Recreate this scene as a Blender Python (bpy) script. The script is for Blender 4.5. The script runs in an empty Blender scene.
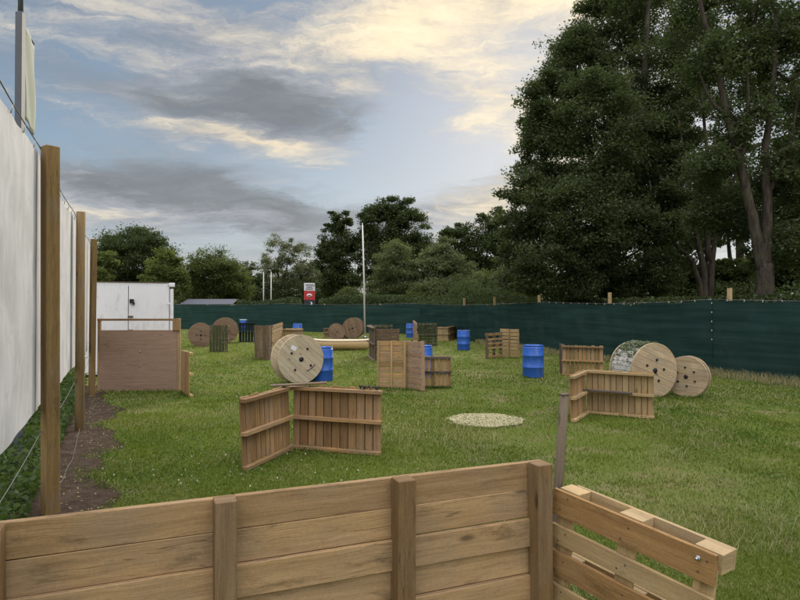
import bpy, math, random
import numpy as np
from mathutils import Vector, Matrix, Euler

random.seed(7); RNG = np.random.default_rng(11)
scene = bpy.context.scene
COL = scene.collection
PI = math.pi
CAMZ = 2.0; F = 600.0; HOR = 307.0

def at(u, v, Y):                     # a sighting line of the survey, followed out to distance Y
    return Vector(((u-400)*Y/F, Y, CAMZ+(HOR-v)*Y/F))
def gp(u, v):                        # where a sighting line meets the lawn
    Y = F*CAMZ/(v-HOR); return Vector(((u-400)*Y/F, Y, 0))

# ------------------------------------------------------------------ objects
def tag(o, label=None, cat=None, group=None, kind=None):
    if label: o['label'] = label
    if cat: o['category'] = cat
    if group: o['group'] = group
    if kind: o['kind'] = kind
    return o
def thing(name, label, cat, loc=(0,0,0), rot=(0,0,0), group=None):
    o = bpy.data.objects.new(name, None); COL.objects.link(o)
    o.empty_display_size = .1
    o.location = loc; o.rotation_euler = rot if hasattr(rot, '__len__') else (0,0,rot)
    return tag(o, label, cat, group)
def link(name, me, mat, parent=None):
    o = bpy.data.objects.new(name, me); COL.objects.link(o)
    if mat is not None and not me.materials: me.materials.append(mat)
    if parent is not None: o.parent = parent
    return o
def copy_tree(o, parent=None):
    c = o.copy(); COL.objects.link(c); c.parent = parent
    for ch in list(o.children): copy_tree(ch, c)
    return c

class MB:
    """collects boxes, tubes, lathes, with a UV map running along the grain and a tint per piece"""
    def __init__(s): s.v=[]; s.f=[]; s.uv=[]; s.t=[]; s.sm=[]
    def face(s, idx, uvs, tint, smooth=False):
        s.f.append(tuple(idx)); s.uv.extend(uvs); s.t.extend([tint]*len(idx)); s.sm.append(smooth)
    def box(s, c, size, M=None, tint=None, jit=0.0):
        c = Vector(c); h = [x/2 for x in size]
        tint = random.random() if tint is None else tint
        R = M or Matrix.Identity(3)
        if jit: R = R @ Euler((random.uniform(-jit,jit),random.uniform(-jit,jit),random.uniform(-jit,jit))).to_matrix()
        la = max(range(3), key=lambda i: size[i]); o1=[i for i in range(3) if i!=la]
        off = (random.random()*50, random.random()*50); b = len(s.v)
        loc=[]
        for x in (-1,1):
            for y in (-1,1):
                for z in (-1,1):
                    p = Vector((x*h[0],y*h[1],z*h[2])); loc.append(p); s.v.append(c+R@p)
        for q in ((0,1,3,2),(4,6,7,5),(0,4,5,1),(2,3,7,6),(0,2,6,4),(1,5,7,3)):
            ps=[loc[i] for i in q]
            n=(ps[1]-ps[0]).cross(ps[2]-ps[0]); ax=max(range(3), key=lambda i: abs(n[i]))
            if ax==la: uv=[(p[o1[0]]+off[0], p[o1[1]]+off[1]) for p in ps]
            else:
                o=[i for i in o1 if i!=ax][0]
                uv=[(p[la]+off[0], p[o]+off[1]+ax*.37) for p in ps]
            s.face([b+i for i in q], uv, tint)
    def beam(s, p, q, w, h, tint=None, up=(0,0,1)):
        p=Vector(p); q=Vector(q); d=q-p; L=d.length; x=d.normalized(); y=Vector(up).cross(x).normalized(); z=x.cross(y)
        s.box((p+q)/2, (L,w,h), Matrix((x,y,z)).transposed(), tint)
    def tube(s, pts, rad, seg=10, tint=None, cap=True, wob=0):
        pts=[Vector(p) for p in pts]; tint = random.random() if tint is None else tint
        if not hasattr(rad,'__len__'): rad=[rad]*len(pts)
        b=len(s.v); u=0; us=[]; ref=None
        for i,p in enumerate(pts):
            d=(pts[min(i+1,len(pts)-1)]-pts[max(i-1,0)]).normalized()
            if ref is None: ref = Vector((1,0,0)) if abs(d.x)<.9 else Vector((0,1,0))
            x=(ref-d*ref.dot(d)).normalized(); y=d.cross(x); ref=x
            if i: u+=(p-pts[i-1]).length
            us.append(u)
            for k in range(seg):
                a=2*PI*k/seg; r=rad[i]*(1+(random.uniform(-wob,wob) if wob else 0)); s.v.append(p+(x*math.cos(a)+y*math.sin(a))*r)
        r0=max(rad)
        for i in range(len(pts)-1):
            for k in range(seg):
                k2=(k+1)%seg
                s.face([b+i*seg+k,b+i*seg+k2,b+(i+1)*seg+k2,b+(i+1)*seg+k],
                       [(us[i],k/seg*6.28*r0),(us[i],(k+1)/seg*6.28*r0),(us[i+1],(k+1)/seg*6.28*r0),(us[i+1],k/seg*6.28*r0)], tint, True)
        if cap:
            for i,rev in ((0,True),(len(pts)-1,False)):
                idx=[b+i*seg+k for k in range(seg)]
                if rev: idx=idx[::-1]
                s.face(idx, [(math.cos(6.28*k/seg)*rad[i],math.sin(6.28*k/seg)*rad[i]) for k in range(seg)], tint)
    def lathe(s, prof, seg=40, c=(0,0,0), M=None, tint=.5, smooth=True, close=False):
        b=len(s.v); c=Vector(c); R=M or Matrix.Identity(3)
        for r,z in prof:
            for k in range(seg):
                a=2*PI*k/seg; s.v.append(c+R@Vector((r*math.cos(a),r*math.sin(a),z)))
        for i in range(len(prof)-1):
            for k in range(seg):
                k2=(k+1)%seg
                s.face([b+i*seg+k,b+i*seg+k2,b+(i+1)*seg+k2,b+(i+1)*seg+k],
                       [(prof[i][1],k*.05),(prof[i][1],k*.05+.05),(prof[i+1][1],k*.05+.05),(prof[i+1][1],k*.05)], tint, smooth)
        if close:
            s.face([b+k for k in range(seg)][::-1], [(0,0)]*seg, tint); s.face([b+(len(prof)-1)*seg+k for k in range(seg)], [(0,0)]*seg, tint)
    def mesh(s, name):
        me=bpy.data.meshes.new(name); me.from_pydata([tuple(p) for p in s.v], [], s.f)
        uv=me.uv_layers.new(name='UVMap'); uv.data.foreach_set('uv', np.array(s.uv,dtype=np.float32).ravel())
        a=me.attributes.new('tint','FLOAT','CORNER'); a.data.foreach_set('value', np.array(s.t,dtype=np.float32))
        me.polygons.foreach_set('use_smooth', s.sm); me.update(); return me
    def build(s, name, mat, parent=None, bevel=0):
        o=link(name, s.mesh(name), mat, parent)
        if bevel:
            m=o.modifiers.new('bevel','BEVEL'); m.width=bevel; m.segments=1; m.limit_method='ANGLE'; m.angle_limit=.9
        return o

def np_mesh(name, verts, faces_n, nper, tint=None, mat=None, parent=None, smooth=False):
    """a big mesh from arrays: verts (N,3), faces all of nper corners"""
    me=bpy.data.meshes.new(name); nf=len(faces_n)
    me.vertices.add(len(verts)); me.vertices.foreach_set('co', verts.astype(np.float32).ravel())
    me.loops.add(nf*nper); me.loops.foreach_set('vertex_index', faces_n.astype(np.int32).ravel())
    me.polygons.add(nf); me.polygons.foreach_set('loop_start', np.arange(0,nf*nper,nper,dtype=np.int32))
    me.polygons.foreach_set('loop_total', np.full(nf,nper,dtype=np.int32))
    me.update(calc_edges=True)
    if tint is not None:
        a=me.attributes.new('tint','FLOAT','POINT'); a.data.foreach_set('value', tint.astype(np.float32))
    if smooth: me.polygons.foreach_set('use_smooth', np.ones(nf,dtype=bool))
    return link(name, me, mat, parent)

# ------------------------------------------------------------------ materials
class NT:
    def __init__(s, tree): s.t=tree; s.n=tree.nodes; s.l=tree.links
    def node(s, typ, ins=None, **kw):
        n=s.n.new(typ)
        for k,v in kw.items(): setattr(n,k,v)
        for k,v in (ins or {}).items():
            sock=n.inputs[k]
            if isinstance(v, bpy.types.NodeSocket): s.l.new(v, sock)
            else: sock.default_value=v
        return n
    def math(s, op, a, b=0.0, c=0.0, clamp=False):
        return s.node('ShaderNodeMath', {0:a,1:b,2:c}, operation=op, use_clamp=clamp).outputs[0]
    def vmath(s, op, a, b=(0,0,0)):
        return s.node('ShaderNodeVectorMath', {0:a,1:b}, operation=op).outputs[0]
    def noise(s, vec, scale, detail=4, rough=.55, dist=0, out='Fac'):
        return s.node('ShaderNodeTexNoise', {'Vector':vec,'Scale':scale,'Detail':detail,'Roughness':rough,'Distortion':dist}).outputs[out]
    def ramp(s, fac, stops, interp='LINEAR'):
        n=s.node('ShaderNodeValToRGB', {'Fac':fac}); n.color_ramp.interpolation=interp
        e=n.color_ramp.elements
        while len(e)<len(stops): e.new(.5)
        for el,(p,c) in zip(e,stops):
            el.position=p; el.color=(c,c,c,1) if not hasattr(c,'__len__') else (*c,1)
        return n.outputs['Color']
    def mix(s, fac, a, b, mode='MIX'):
        n=s.n.new('ShaderNodeMix'); n.data_type='RGBA'; n.blend_type=mode
        for k,v in ((0,fac),(6,a),(7,b)):
            if isinstance(v, bpy.types.NodeSocket): s.l.new(v,n.inputs[k])
            else: n.inputs[k].default_value = v if not hasattr(v,'__len__') else (*v[:3],1)
        return n.outputs[2]
    def smooth(s, x, lo, hi):
        return s.node('ShaderNodeMapRange', {'Value':x,'From Min':lo,'From Max':hi}, interpolation_type='SMOOTHSTEP').outputs[0]
def newmat(name):
    m=bpy.data.materials.new(name); m.use_nodes=True; t=NT(m.node_tree); t.n.clear()
    out=t.node('ShaderNodeOutputMaterial'); return m,t,out
def principled(t, out, color, rough=.7, bump=None, bstr=.3, bdist=.01, metallic=0, spec=.3):
    p=t.node('ShaderNodeBsdfPrincipled', {'Base Color':color if isinstance(color,bpy.types.NodeSocket) else (*color,1),'Roughness':rough,'Metallic':metallic,'Specular IOR Level':spec})
    if bump is not None:
        b=t.node('ShaderNodeBump', {'Height':bump,'Strength':bstr,'Distance':bdist}); t.l.new(b.outputs[0],p.inputs['Normal'])
    t.l.new(p.outputs[0], out.inputs['Surface']); return p

def wood(name, ca, cb, dark=.45, grey=.25, greycol=(.19,.175,.15), moss=0, knots=True, var=.5, rough=.8, stain=.5):
    m,t,out=newmat(name)
    uv=t.node('ShaderNodeUVMap',uv_map='UVMap').outputs[0]; oc=t.node('ShaderNodeTexCoord').outputs['Object']
    tint=t.node('ShaderNodeAttribute',attribute_name='tint').outputs['Fac']
    rid=t.node('ShaderNodeObjectInfo').outputs['Random']
    w=t.noise(uv,3,3,out='Color'); wv=t.node('ShaderNodeVectorMath',{0:w,1:(.05,.05,.05),2:uv},operation='MULTIPLY_ADD').outputs[0]
    gs=t.vmath('MULTIPLY',wv,(1.3,26,1)); g=t.noise(gs,1.0,6,.65,.3)
    fs=t.vmath('MULTIPLY',wv,(4,170,1)); fg=t.noise(fs,1,3,.6)
    col=t.mix(t.smooth(g,.3,.7), cb, ca)
    col=t.mix(t.math('MULTIPLY',t.smooth(fg,.45,.75),dark), col, tuple(c*.42 for c in cb))
    if knots:
        kv=t.vmath('MULTIPLY',wv,(2.2,5.5,1))
        vo=t.node('ShaderNodeTexVoronoi',{'Vector':kv,'Scale':1.0,'Randomness':1.0})
        k=t.smooth(vo.outputs['Distance'],.16,.05)
        sel=t.math('GREATER_THAN',t.node('ShaderNodeSeparateColor',{0:vo.outputs['Color']}).outputs[0],.72)
        col=t.mix(t.math('MULTIPLY',k,t.math('MULTIPLY',sel,.8)), col, tuple(c*.28 for c in cb))
    tv=t.math('MULTIPLY_ADD',tint,var,1-var*.55)
    tv=t.math('MULTIPLY',tv,t.math('MULTIPLY_ADD',rid,.25,.88))
    col=t.mix(1.0,col,t.node('ShaderNodeCombineColor',{0:tv,1:tv,2:t.math('MULTIPLY_ADD',tv,.85,.12)}).outputs[0],'MULTIPLY')
    gm=t.smooth(t.math('ADD',t.noise(uv,2.2,5,.6),t.math('MULTIPLY_ADD',tint,.3,-.15)),.42,.68)
    col=t.mix(t.math('MULTIPLY',gm,grey*2), col, greycol)
    st=t.smooth(t.noise(t.vmath('MULTIPLY',uv,(1.5,4.5,1)),1.5,8,.70,.3),.52,.74)
    col=t.mix(t.math('MULTIPLY',st,stain), col, tuple(c*.3 for c in cb))
    if moss:
        mm=t.smooth(t.noise(oc,7,6,.65),.52-.12*moss,.66-.12*moss)
        col=t.mix(t.math('MULTIPLY',mm,min(1,moss)), col, (.045,.058,.022))
    ck=t.noise(t.vmath('MULTIPLY',wv,(.9,17,1)),1.0,3,.5,.4); ck=t.smooth(t.math('ABSOLUTE',t.math('SUBTRACT',ck,.47)),.010,.003); ck=t.math('MULTIPLY',ck,t.smooth(t.noise(uv,1.9,3),.5,.6))
    col=t.mix(t.math('MULTIPLY',ck,.5),col,tuple(c*.2 for c in cb))
    sp=t.noise(uv,55,4,.7); sv=t.math('MULTIPLY_ADD',sp,.5,.75); col=t.mix(1.0,col,t.node('ShaderNodeCombineColor',{0:sv,1:sv,2:sv}).outputs[0],'MULTIPLY')
    h=t.math('ADD',t.math('ADD',t.math('MULTIPLY',g,.6),fg),t.math('MULTIPLY',sp,.5))
    principled(t,out,col,rough,h,.35,.004,spec=.2); return m

M={}
M['plank']  = wood('weathered scaffold plank',(.405,.272,.136),(.28,.182,.085),dark=.4,grey=.13,var=.55,stain=.9)
M['post']   = wood('brown fence post timber',(.26,.175,.072),(.19,.12,.046),dark=.45,grey=.14,var=.15,stain=.45)
M['wallpost']=wood('aged wall post timber',(.265,.17,.075),(.178,.11,.047),dark=.5,grey=.09,var=.2,stain=.5)
M['pallet'] = wood('weathered pallet wood',(.44,.275,.122),(.295,.178,.076),dark=.5,grey=.2,var=.7,stain=.55)
M['pale']   = wood('pale new pallet wood',(.50,.37,.185),(.37,.255,.118),dark=.3,grey=.14,var=.4,stain=.35)
M['orange'] = wood('orange brown pallet board',(.39,.235,.095),(.27,.155,.06),dark=.5,grey=.12,var=.25,stain=.75)
M['red']    = wood('reddish pallet wood',(.46,.31,.195),(.34,.21,.125),dark=.4,grey=.15,var=.4,stain=.25)
M['brown']  = wood('dark brown damp wood',(.19,.13,.078),(.12,.08,.048),dark=.5,grey=.2,var=.6,moss=.35)
M['mossy']  = wood('moss grown pallet wood',(.12,.10,.055),(.07,.06,.035),dark=.5,grey=.25,var=.5,moss=1.0)
M['darkgreen']=wood('dark green stained wood',(.018,.035,.033),(.012,.022,.022),dark=.5,grey=.05,greycol=(.03,.045,.045),var=.5,moss=0)
M['grey']   = wood('silver grey weathered wood',greycol=(.15,.125,.092),ca=(.185,.145,.10),cb=(.12,.092,.062),dark=.5,grey=.25,var=.3,stain=.4)
M['darkboard']=wood('shade dark board',(.06,.047,.037),(.04,.031,.025),dark=.4,grey=.2,var=.3)  # shade on the loose middle rail board is put into this dark colour
M['drum']   = wood('cable drum planking',(.54,.43,.275),(.39,.29,.17),dark=.35,grey=.18,var=.3,stain=.45)
M['drumpale']=wood('pale grey cable drum planking',(.62,.53,.37),(.47,.38,.245),dark=.35,grey=.2,greycol=(.42,.38,.30),var=.25,stain=.5)
M['drumbrown']=wood('brown cable drum planking',(.26,.175,.108),(.18,.115,.07),dark=.4,grey=.1,var=.35)
M['ply']    = wood('pinkish plywood',(.36,.25,.18),(.29,.195,.14),dark=.35,grey=.1,greycol=(.24,.19,.16),knots=False,var=.1,stain=.3)
M['whitewood']=wood('white painted battens',(.62,.60,.56),(.5,.48,.44),dark=.2,grey=.25,greycol=(.42,.40,.36),var=.12,knots=False,stain=.15)

def plain(name, color, rough=.6, metallic=0, nscale=6, namp=.25, bump=0, spec=.4, dirt=None, dirtamt=.4):
    m,t,out=newmat(name); oc=t.node('ShaderNodeTexCoord').outputs['Object']
    n=t.noise(oc,nscale,6,.6); k=t.math('MULTIPLY_ADD',n,namp*2,1-namp)
    col=t.mix(1.0,color,t.node('ShaderNodeCombineColor',{0:k,1:k,2:k}).outputs[0],'MULTIPLY')
    if dirt is not None:
        d=t.smooth(t.noise(t.vmath('MULTIPLY',oc,(3,3,1.1)),1.7,7,.65),.5,.72); col=t.mix(t.math('MULTIPLY',d,dirtamt),col,dirt)
    principled(t,out,col,rough,n if bump else None,bump,.01,metallic,spec); return m
M['blue']   = plain('blue barrel plastic',(.022,.105,.42),.48,nscale=14,namp=.28,dirt=(.13,.20,.33),dirtamt=.85)
M['bluelid']= plain('sky paled blue barrel lid',(.10,.24,.55),.5,nscale=4,namp=.15)  # paler than the body: sky reflection put into the lid colour
M['palelid']= plain('pale faded lid',(.45,.58,.68),.5,nscale=4,namp=.15)
M['black']  = plain('black plastic',(.012,.012,.013),.5)
M['steel']  = plain('galvanised steel',(.42,.43,.44),.4,.85,20,.15)
M['greypole']=plain('grey painted pole',(.095,.108,.122),.5,.1,8,.15)
M['paleflag']=plain('pale green banner cloth',(.34,.38,.31),.8,0,3,.12,dirt=(.44,.46,.40),dirtamt=.5)
M['whitepole']=plain('off white flagpole paint',(.60,.58,.53),.45,0,5,.12)
M['container']=plain('white container paint',(.74,.75,.75),.5,0,2,.07,dirt=(.42,.35,.28),dirtamt=.42)
M['rust']   = plain('rusty edge steel',(.10,.065,.045),.8,0,12,.4)
M['signred']= plain('red sign panel',(.52,.035,.045),.4,namp=.05)
M['signwhite']=plain('white sign panel',(.72,.72,.74),.4,namp=.05)
M['signdark']=plain('dark sign panel',(.03,.03,.045),.4,namp=.05)
M['roofgrey']=plain('dark grey sheet roof',(.065,.075,.085),.6,namp=.15)
M['wallgrey']=plain('pale render wall',(.30,.30,.29),.8,namp=.15)
M['cream']  = plain('cream boat hull',(.62,.44,.22),.45,0,3,.10,dirt=(.36,.26,.13),dirtamt=.35)
M['creamrim']=plain('pale cream gunwale',(.80,.70,.52),.5,0,3,.08)
M['wire']   = plain('steel wire',(.17,.17,.17),.4,.6)
M['tie']    = plain('white cable tie',(.50,.50,.48),.5)
M['lamp']   = plain('pale lamp column',(.55,.55,.52),.5)
M['debris'] = plain('leaf litter',(.22,.16,.10),.9,0,9,.5)

def leafmat(name, ca, cb, trans=.42, cc=None):
    m,t,out=newmat(name)
    tint=t.node('ShaderNodeAttribute',attribute_name='tint').outputs['Fac']
    oc=t.node('ShaderNodeTexCoord').outputs['Object']
    col=t.mix(tint,ca,cb)
    n=t.noise(oc,.6,2); col=t.mix(t.math('MULTIPLY',t.smooth(n,.45,.7),.6),col,cc or tuple((a+b)/2*1.15 for a,b in zip(ca,cb)))
    d=t.node('ShaderNodeBsdfDiffuse',{'Color':col}); tr=t.node('ShaderNodeBsdfTranslucent',{'Color':t.mix(1.0,col,(1.1,1.15,.7),'MULTIPLY')})
    g=t.node('ShaderNodeBsdfGlossy',{'Color':(1,1,1,1),'Roughness':.45})
    s1=t.node('ShaderNodeMixShader',{0:trans,1:d.outputs[0],2:tr.outputs[0]}); s2=t.node('ShaderNodeMixShader',{0:.012,1:s1.outputs[0],2:g.outputs[0]})
    t.l.new(s2.outputs[0],out.inputs['Surface']); return m
M['leaf_dark']=leafmat('dark broadleaf',(.038,.056,.022),(.076,.104,.038))
M['leaf_big'] =leafmat('sycamore leaf',(.048,.070,.030),(.105,.135,.058))
M['leaf_mid'] =leafmat('mid green leaf',(.062,.088,.026),(.115,.145,.048))
M['leaf_olive']=leafmat('olive willow leaf',(.10,.128,.055),(.175,.205,.095))
M['leaf_yellow']=leafmat('yellow green leaf',(.085,.115,.030),(.15,.185,.055))
M['leaf_airy']=leafmat('pale poplar leaf',(.095,.110,.055),(.165,.18,.095))
M['ivy']   =leafmat('ivy leaf',(.035,.065,.018),(.085,.13,.035))
M['camo']  =leafmat('camouflage net scrap',(.08,.11,.05),(.40,.42,.34))
M['grassblade']=leafmat('grass blade',(.062,.122,.012),(.180,.232,.034),.3,cc=(.190,.200,.045))
M['clover_leaf']=leafmat('clover leaf',(.065,.115,.028),(.14,.20,.06),.2)
M['drygrass']=leafmat('dry grass stem',(.20,.20,.085),(.40,.36,.19),.3)
M['clover'] =leafmat('white clover head',(.42,.42,.34),(.65,.65,.55),.2)
M['chips']  =leafmat('pale wood chips',(.44,.41,.22),(.64,.60,.38),.05)

def bark(name,a,b):
    m,t,out=newmat(name); oc=t.node('ShaderNodeTexCoord').outputs['Object']
    n=t.noise(t.vmath('MULTIPLY',oc,(7,7,1.6)),1.5,8,.7); col=t.mix(t.smooth(n,.35,.65),a,b)
    col=t.mix(t.math('MULTIPLY',t.smooth(t.noise(oc,1.3,4),.5,.7),.4),col,(.10,.105,.06))
    principled(t,out,col,.9,n,.8,.04,spec=.1); return m
M['bark']=bark('grey brown bark',(.034,.028,.021),(.085,.070,.053))
M['barkdark']=bark('dark bark',(.03,.025,.02),(.07,.058,.045))

# fence windbreak fabric
m,t,out=newmat('dark green windbreak mesh'); oc=t.node('ShaderNodeTexCoord').outputs['Object']
band=t.noise(t.vmath('MULTIPLY',oc,(.25,.25,5)),1.2,5,.6); fine=t.noise(t.vmath('MULTIPLY',oc,(1,1,90)),1,2)
col=t.mix(t.smooth(band,.3,.7),(.018,.043,.037),(.031,.065,.055))
col=t.mix(t.math('MULTIPLY',t.smooth(t.noise(oc,1.1,6,.6),.52,.75),.45),col,(.050,.075,.068))
d=t.node('ShaderNodeBsdfDiffuse',{'Color':col}); tr=t.node('ShaderNodeBsdfTranslucent',{'Color':col})
b=t.node('ShaderNodeBump',{'Height':t.math('MULTIPLY_ADD',band,1.0,fine),'Strength':.35,'Distance':.03}); t.l.new(b.outputs[0],d.inputs['Normal'])
s1=t.node('ShaderNodeMixShader',{0:.15,1:d.outputs[0],2:tr.outputs[0]}); t.l.new(s1.outputs[0],out.inputs['Surface']); M['mesh']=m
# white banner sheet with worn blotches
m,t,out=newmat('white tarpaulin sheet'); uv=t.node('ShaderNodeUVMap',uv_map='UVMap').outputs[0]
n1=t.noise(t.vmath('MULTIPLY',uv,(1.6,1.0,1)),1.6,7,.62,.6); n2=t.noise(t.vmath('MULTIPLY',uv,(7,1.4,1)),1.0,5,.6)
col=t.mix(t.smooth(n1,.35,.68),(.49,.50,.505),(.62,.63,.64))
col=t.mix(t.math('MULTIPLY',t.smooth(n2,.52,.62),.3),col,(.72,.73,.74))
col=t.mix(t.math('MULTIPLY',t.smooth(t.noise(t.vmath('MULTIPLY',uv,(1.2,3.5,1)),2,6,.6),.56,.75),.5),col,(.40,.405,.40))
d=t.node('ShaderNodeBsdfPrincipled',{'Base Color':col,'Roughness':.55,'Specular IOR Level':.3}); tr=t.node('ShaderNodeBsdfTranslucent',{'Color':col})
b=t.node('ShaderNodeBump',{'Height':t.math('ADD',n1,t.noise(t.vmath('MULTIPLY',uv,(4.5,.7,1)),2.0,3,.5,1.2)),'Strength':.32,'Distance':.02}); t.l.new(b.outputs[0],d.inputs['Normal'])
s1=t.node('ShaderNodeMixShader',{0:.22,1:d.outputs[0],2:tr.outputs[0]}); t.l.new(s1.outputs[0],out.inputs['Surface']); M['sheet']=m
# lawn soil and turf
m,t,out=newmat('lawn turf'); oc=t.node('ShaderNodeTexCoord').outputs['Object']
big=t.noise(oc,.16,4,.6); midn=t.noise(oc,1.1,6,.65); fine=t.noise(oc,26,5,.7)
col=t.mix(t.smooth(fine,.3,.7),(.050,.084,.012),(.13,.155,.032))
col=t.mix(t.math('MULTIPLY',t.smooth(big,.45,.65),.45),col,(.20,.195,.075))
col=t.mix(t.math('MULTIPLY',t.smooth(midn,.48,.66),.65),col,(.19,.155,.08))
principled(t,out,col,.95,fine,.6,.03,spec=.05); M['turf']=m
m,t,out=newmat('bare soil'); oc=t.node('ShaderNodeTexCoord').outputs['Object']
n=t.noise(oc,5,8,.7); f=t.noise(oc,40,5,.7)
col=t.mix(t.smooth(n,.35,.7),(.060,.043,.031),(.125,.092,.066)); col=t.mix(t.math('MULTIPLY',t.smooth(f,.6,.72),.6),col,(.22,.185,.14))
principled(t,out,col,.95,t.math('ADD',n,f),.9,.05,spec=.05); M['soil']=m

# ------------------------------------------------------------------ ground
gm=MB()
N=40; R=700
gm.v=[Vector((x,y,0)) for x,y in ((-R,-60),(R,-60),(R,2*R),(-R,2*R))]; gm.face([0,1,2,3],[(0,0)]*4,.5)
tag(gm.build('ground',M['turf']),kind='structure')
FENX=lambda Y: -.459*Y-.72            # the line of the white sheet fence
# soil strip along the white fence, ragged edge
gm=MB(); ys=np.linspace(1.2,15.2,90); rag=[]
for i,Y in enumerate(ys):
    r=.55+.13*math.sin(Y*2.3)+.08*math.sin(Y*5.9+1)+random.uniform(-.03,.03)
    if Y>12: r*=max(.1,1-(Y-12)*.28)
    gm.v += [Vector((FENX(Y)-.55,Y,.004)), Vector((FENX(Y)+r,Y,.004))]
for i in range(len(ys)-1): gm.face([2*i,2*i+1,2*i+3,2*i+2],[(0,0)]*4,.5)
tag(gm.build('soil_strip',M['soil']),kind='structure')

def soil_r(Y):
    r=.55+.13*np.sin(Y*2.3)+.08*np.sin(Y*5.9+1); return np.where(Y>12,r*np.maximum(.1,1-(Y-12)*.28),r)
# ------------------------------------------------------------------ lawn blades
FENCE_R=[(12.9,9.2),(10.3,15.4),(9.3,17.9),(6.45,26.7),(1.5,44.0)]
def fence_x(Y):
    p=sorted([(b,a) for a,b in FENCE_R]); return np.interp(Y,[q[0] for q in p],[q[1] for q in p])
def vnoise(x,y,s,seed):
    """cheap smooth value noise"""
    r=np.random.default_rng(seed).random((64,64)); x=x*s; y=y*s
    xi=np.floor(x).astype(int); yi=np.floor(y).astype(int); fx=x-xi; fy=y-yi
    fx=fx*fx*(3-2*fx); fy=fy*fy*(3-2*fy); g=lambda a,b: r[a%64,b%64]
    return (g(xi,yi)*(1-fx)+g(xi+1,yi)*fx)*(1-fy)+(g(xi,yi+1)*(1-fx)+g(xi+1,yi+1)*fx)*fy
def blades(name, x, y, h, w, lean, tint, mat, z0=0):
    n=len(x); a=RNG.random(n)*2*PI; la=RNG.random(n)*2*PI
    dx=np.cos(a)*w/2; dy=np.sin(a)*w/2
    V=np.zeros((n,5,3)); 
    lx=np.cos(la)*lean*h; ly=np.sin(la)*lean*h
    V[:,0]=np.stack([x-dx,y-dy,np.zeros(n)+z0],1); V[:,1]=np.stack([x+dx,y+dy,np.zeros(n)+z0],1)
    V[:,2]=np.stack([x+dx*.8+lx*.35,y+dy*.8+ly*.35,h*.6],1); V[:,3]=np.stack([x-dx*.8+lx*.35,y-dy*.8+ly*.35,h*.6],1)
    V[:,4]=np.stack([x+lx,y+ly,h*(1-.3*lean)],1)
    b=np.arange(n)*5
    tri=np.stack([np.stack([b,b+1,b+2],1),np.stack([b,b+2,b+3],1),np.stack([b+3,b+2,b+4],1)],1).reshape(-1,3)
    return np_mesh(name,V.reshape(-1,3),tri,3,np.repeat(tint,5),mat)
CHIPC=(1.5,10.55)
def lawn_points(n,y0,y1,pw):
    u=RNG.random(n); k=1-pw; Y=(y0**k+u*(y1**k-y0**k))**(1/k)
    X=(RNG.random(n)*2-1)*(.72*Y+.8)
    ok=(X>FENX(Y)+soil_r(Y)-.34*RNG.random(len(X))**2.2*vnoise(X,Y,2.2,3)*1.8)&(X<fence_x(Y)-.05)&((X-CHIPC[0])**2+(Y-CHIPC[1])**2>.6**2)
    return X[ok],Y[ok]
x,y=lawn_points(430000,3.4,46,1.55)
hn=vnoise(x,y,1.1,5)*.6+vnoise(x,y,4.1,6)*.4
wk=vnoise(x,y,.42,77)*.65+vnoise(x,y,1.9,78)*.35+.05*np.clip(x/4,-1,1); kp=RNG.random(len(x))>np.clip((wk-.63)*5,0,.68); x=x[kp];y=y[kp];hn=hn[kp]
h=(.018+.042*hn**2+.015*RNG.random(len(x)))*(1+.012*y); w=np.maximum(.0045,.00105*y)*(.7+.6*RNG.random(len(x)))
tn=np.clip(.6*vnoise(x,y,.55,8)+.35*vnoise(x,y,2.6,9)+.5*(RNG.random(len(x))-.40)+.25*np.clip((y-14)/14,0,1)-.10*np.clip(x/5,0,1),0,1)
g=blades('lawn_grass',x,y,h,w,.2+.8*RNG.random(len(x)),tn,M['grassblade']); tag(g,'short green lawn grass over the whole playing field','grass',kind='stuff')
x,y=lawn_points(60000,3.6,22,1.6); kp=(vnoise(x,y,.75,50)*.7+vnoise(x,y,2.9,51)*.3+.1*np.clip(-x/5,-1,1))>.54; x=x[kp];y=y[kp]
CLOVER=(x,y)
# dry bents and taller tufts, thicker to the right
x,y=lawn_points(60000,3.6,30,1.4)
keep=(vnoise(x,y,.9,12)+.15*np.clip(x/6,-1,1)+.12*RNG.random(len(x)))>.82; x=x[keep];y=y[keep]
g=blades('dry_grass',x,y,(.05+.11*RNG.random(len(x))),np.maximum(.0028,.0006*y),.5+.7*RNG.random(len(x)),RNG.random(len(x)),M['drygrass'])
tag(g,'thin straw coloured grass stems scattered through the lawn','grass',kind='stuff')
# long pale grass at the foot of the right hand fence
n=15000; Yf=9.5+RNG.random(n)**1.5*24; off=RNG.random(n)**2*(1.15-.02*Yf)
xf=fence_x(Yf)-.08-off*(.35+1.0*vnoise(Yf,Yf*0,.9,31))
g=blades('verge_grass',xf,Yf,(.10+.26*RNG.random(n))*(1-.45*np.clip(off,0,1)),np.maximum(.005,.0006*Yf),.25+.7*RNG.random(n),RNG.random(n),M['drygrass'])
tag(g,'long pale unmown grass along the foot of the green mesh fence','grass',kind='stuff')
# uncut tufts at the barricade feet, tinted darker to stand for contact shade
def tufts(name, segs, n, label):
    X=[];Y=[]
    for (a,b) in segs:
        tt=RNG.random(n); X.append(a[0]+(b[0]-a[0])*tt+RNG.normal(0,.045,n)); Y.append(a[1]+(b[1]-a[1])*tt+RNG.normal(0,.045,n))
    X=np.concatenate(X);Y=np.concatenate(Y)
    g=blades(name,X,Y,.035+.085*RNG.random(len(X)),np.maximum(.005,.0007*Y),.3+.6*RNG.random(len(X)),RNG.random(len(X))*.5,M['grassblade'])
    tag(g,label,'grass',kind='stuff')
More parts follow.
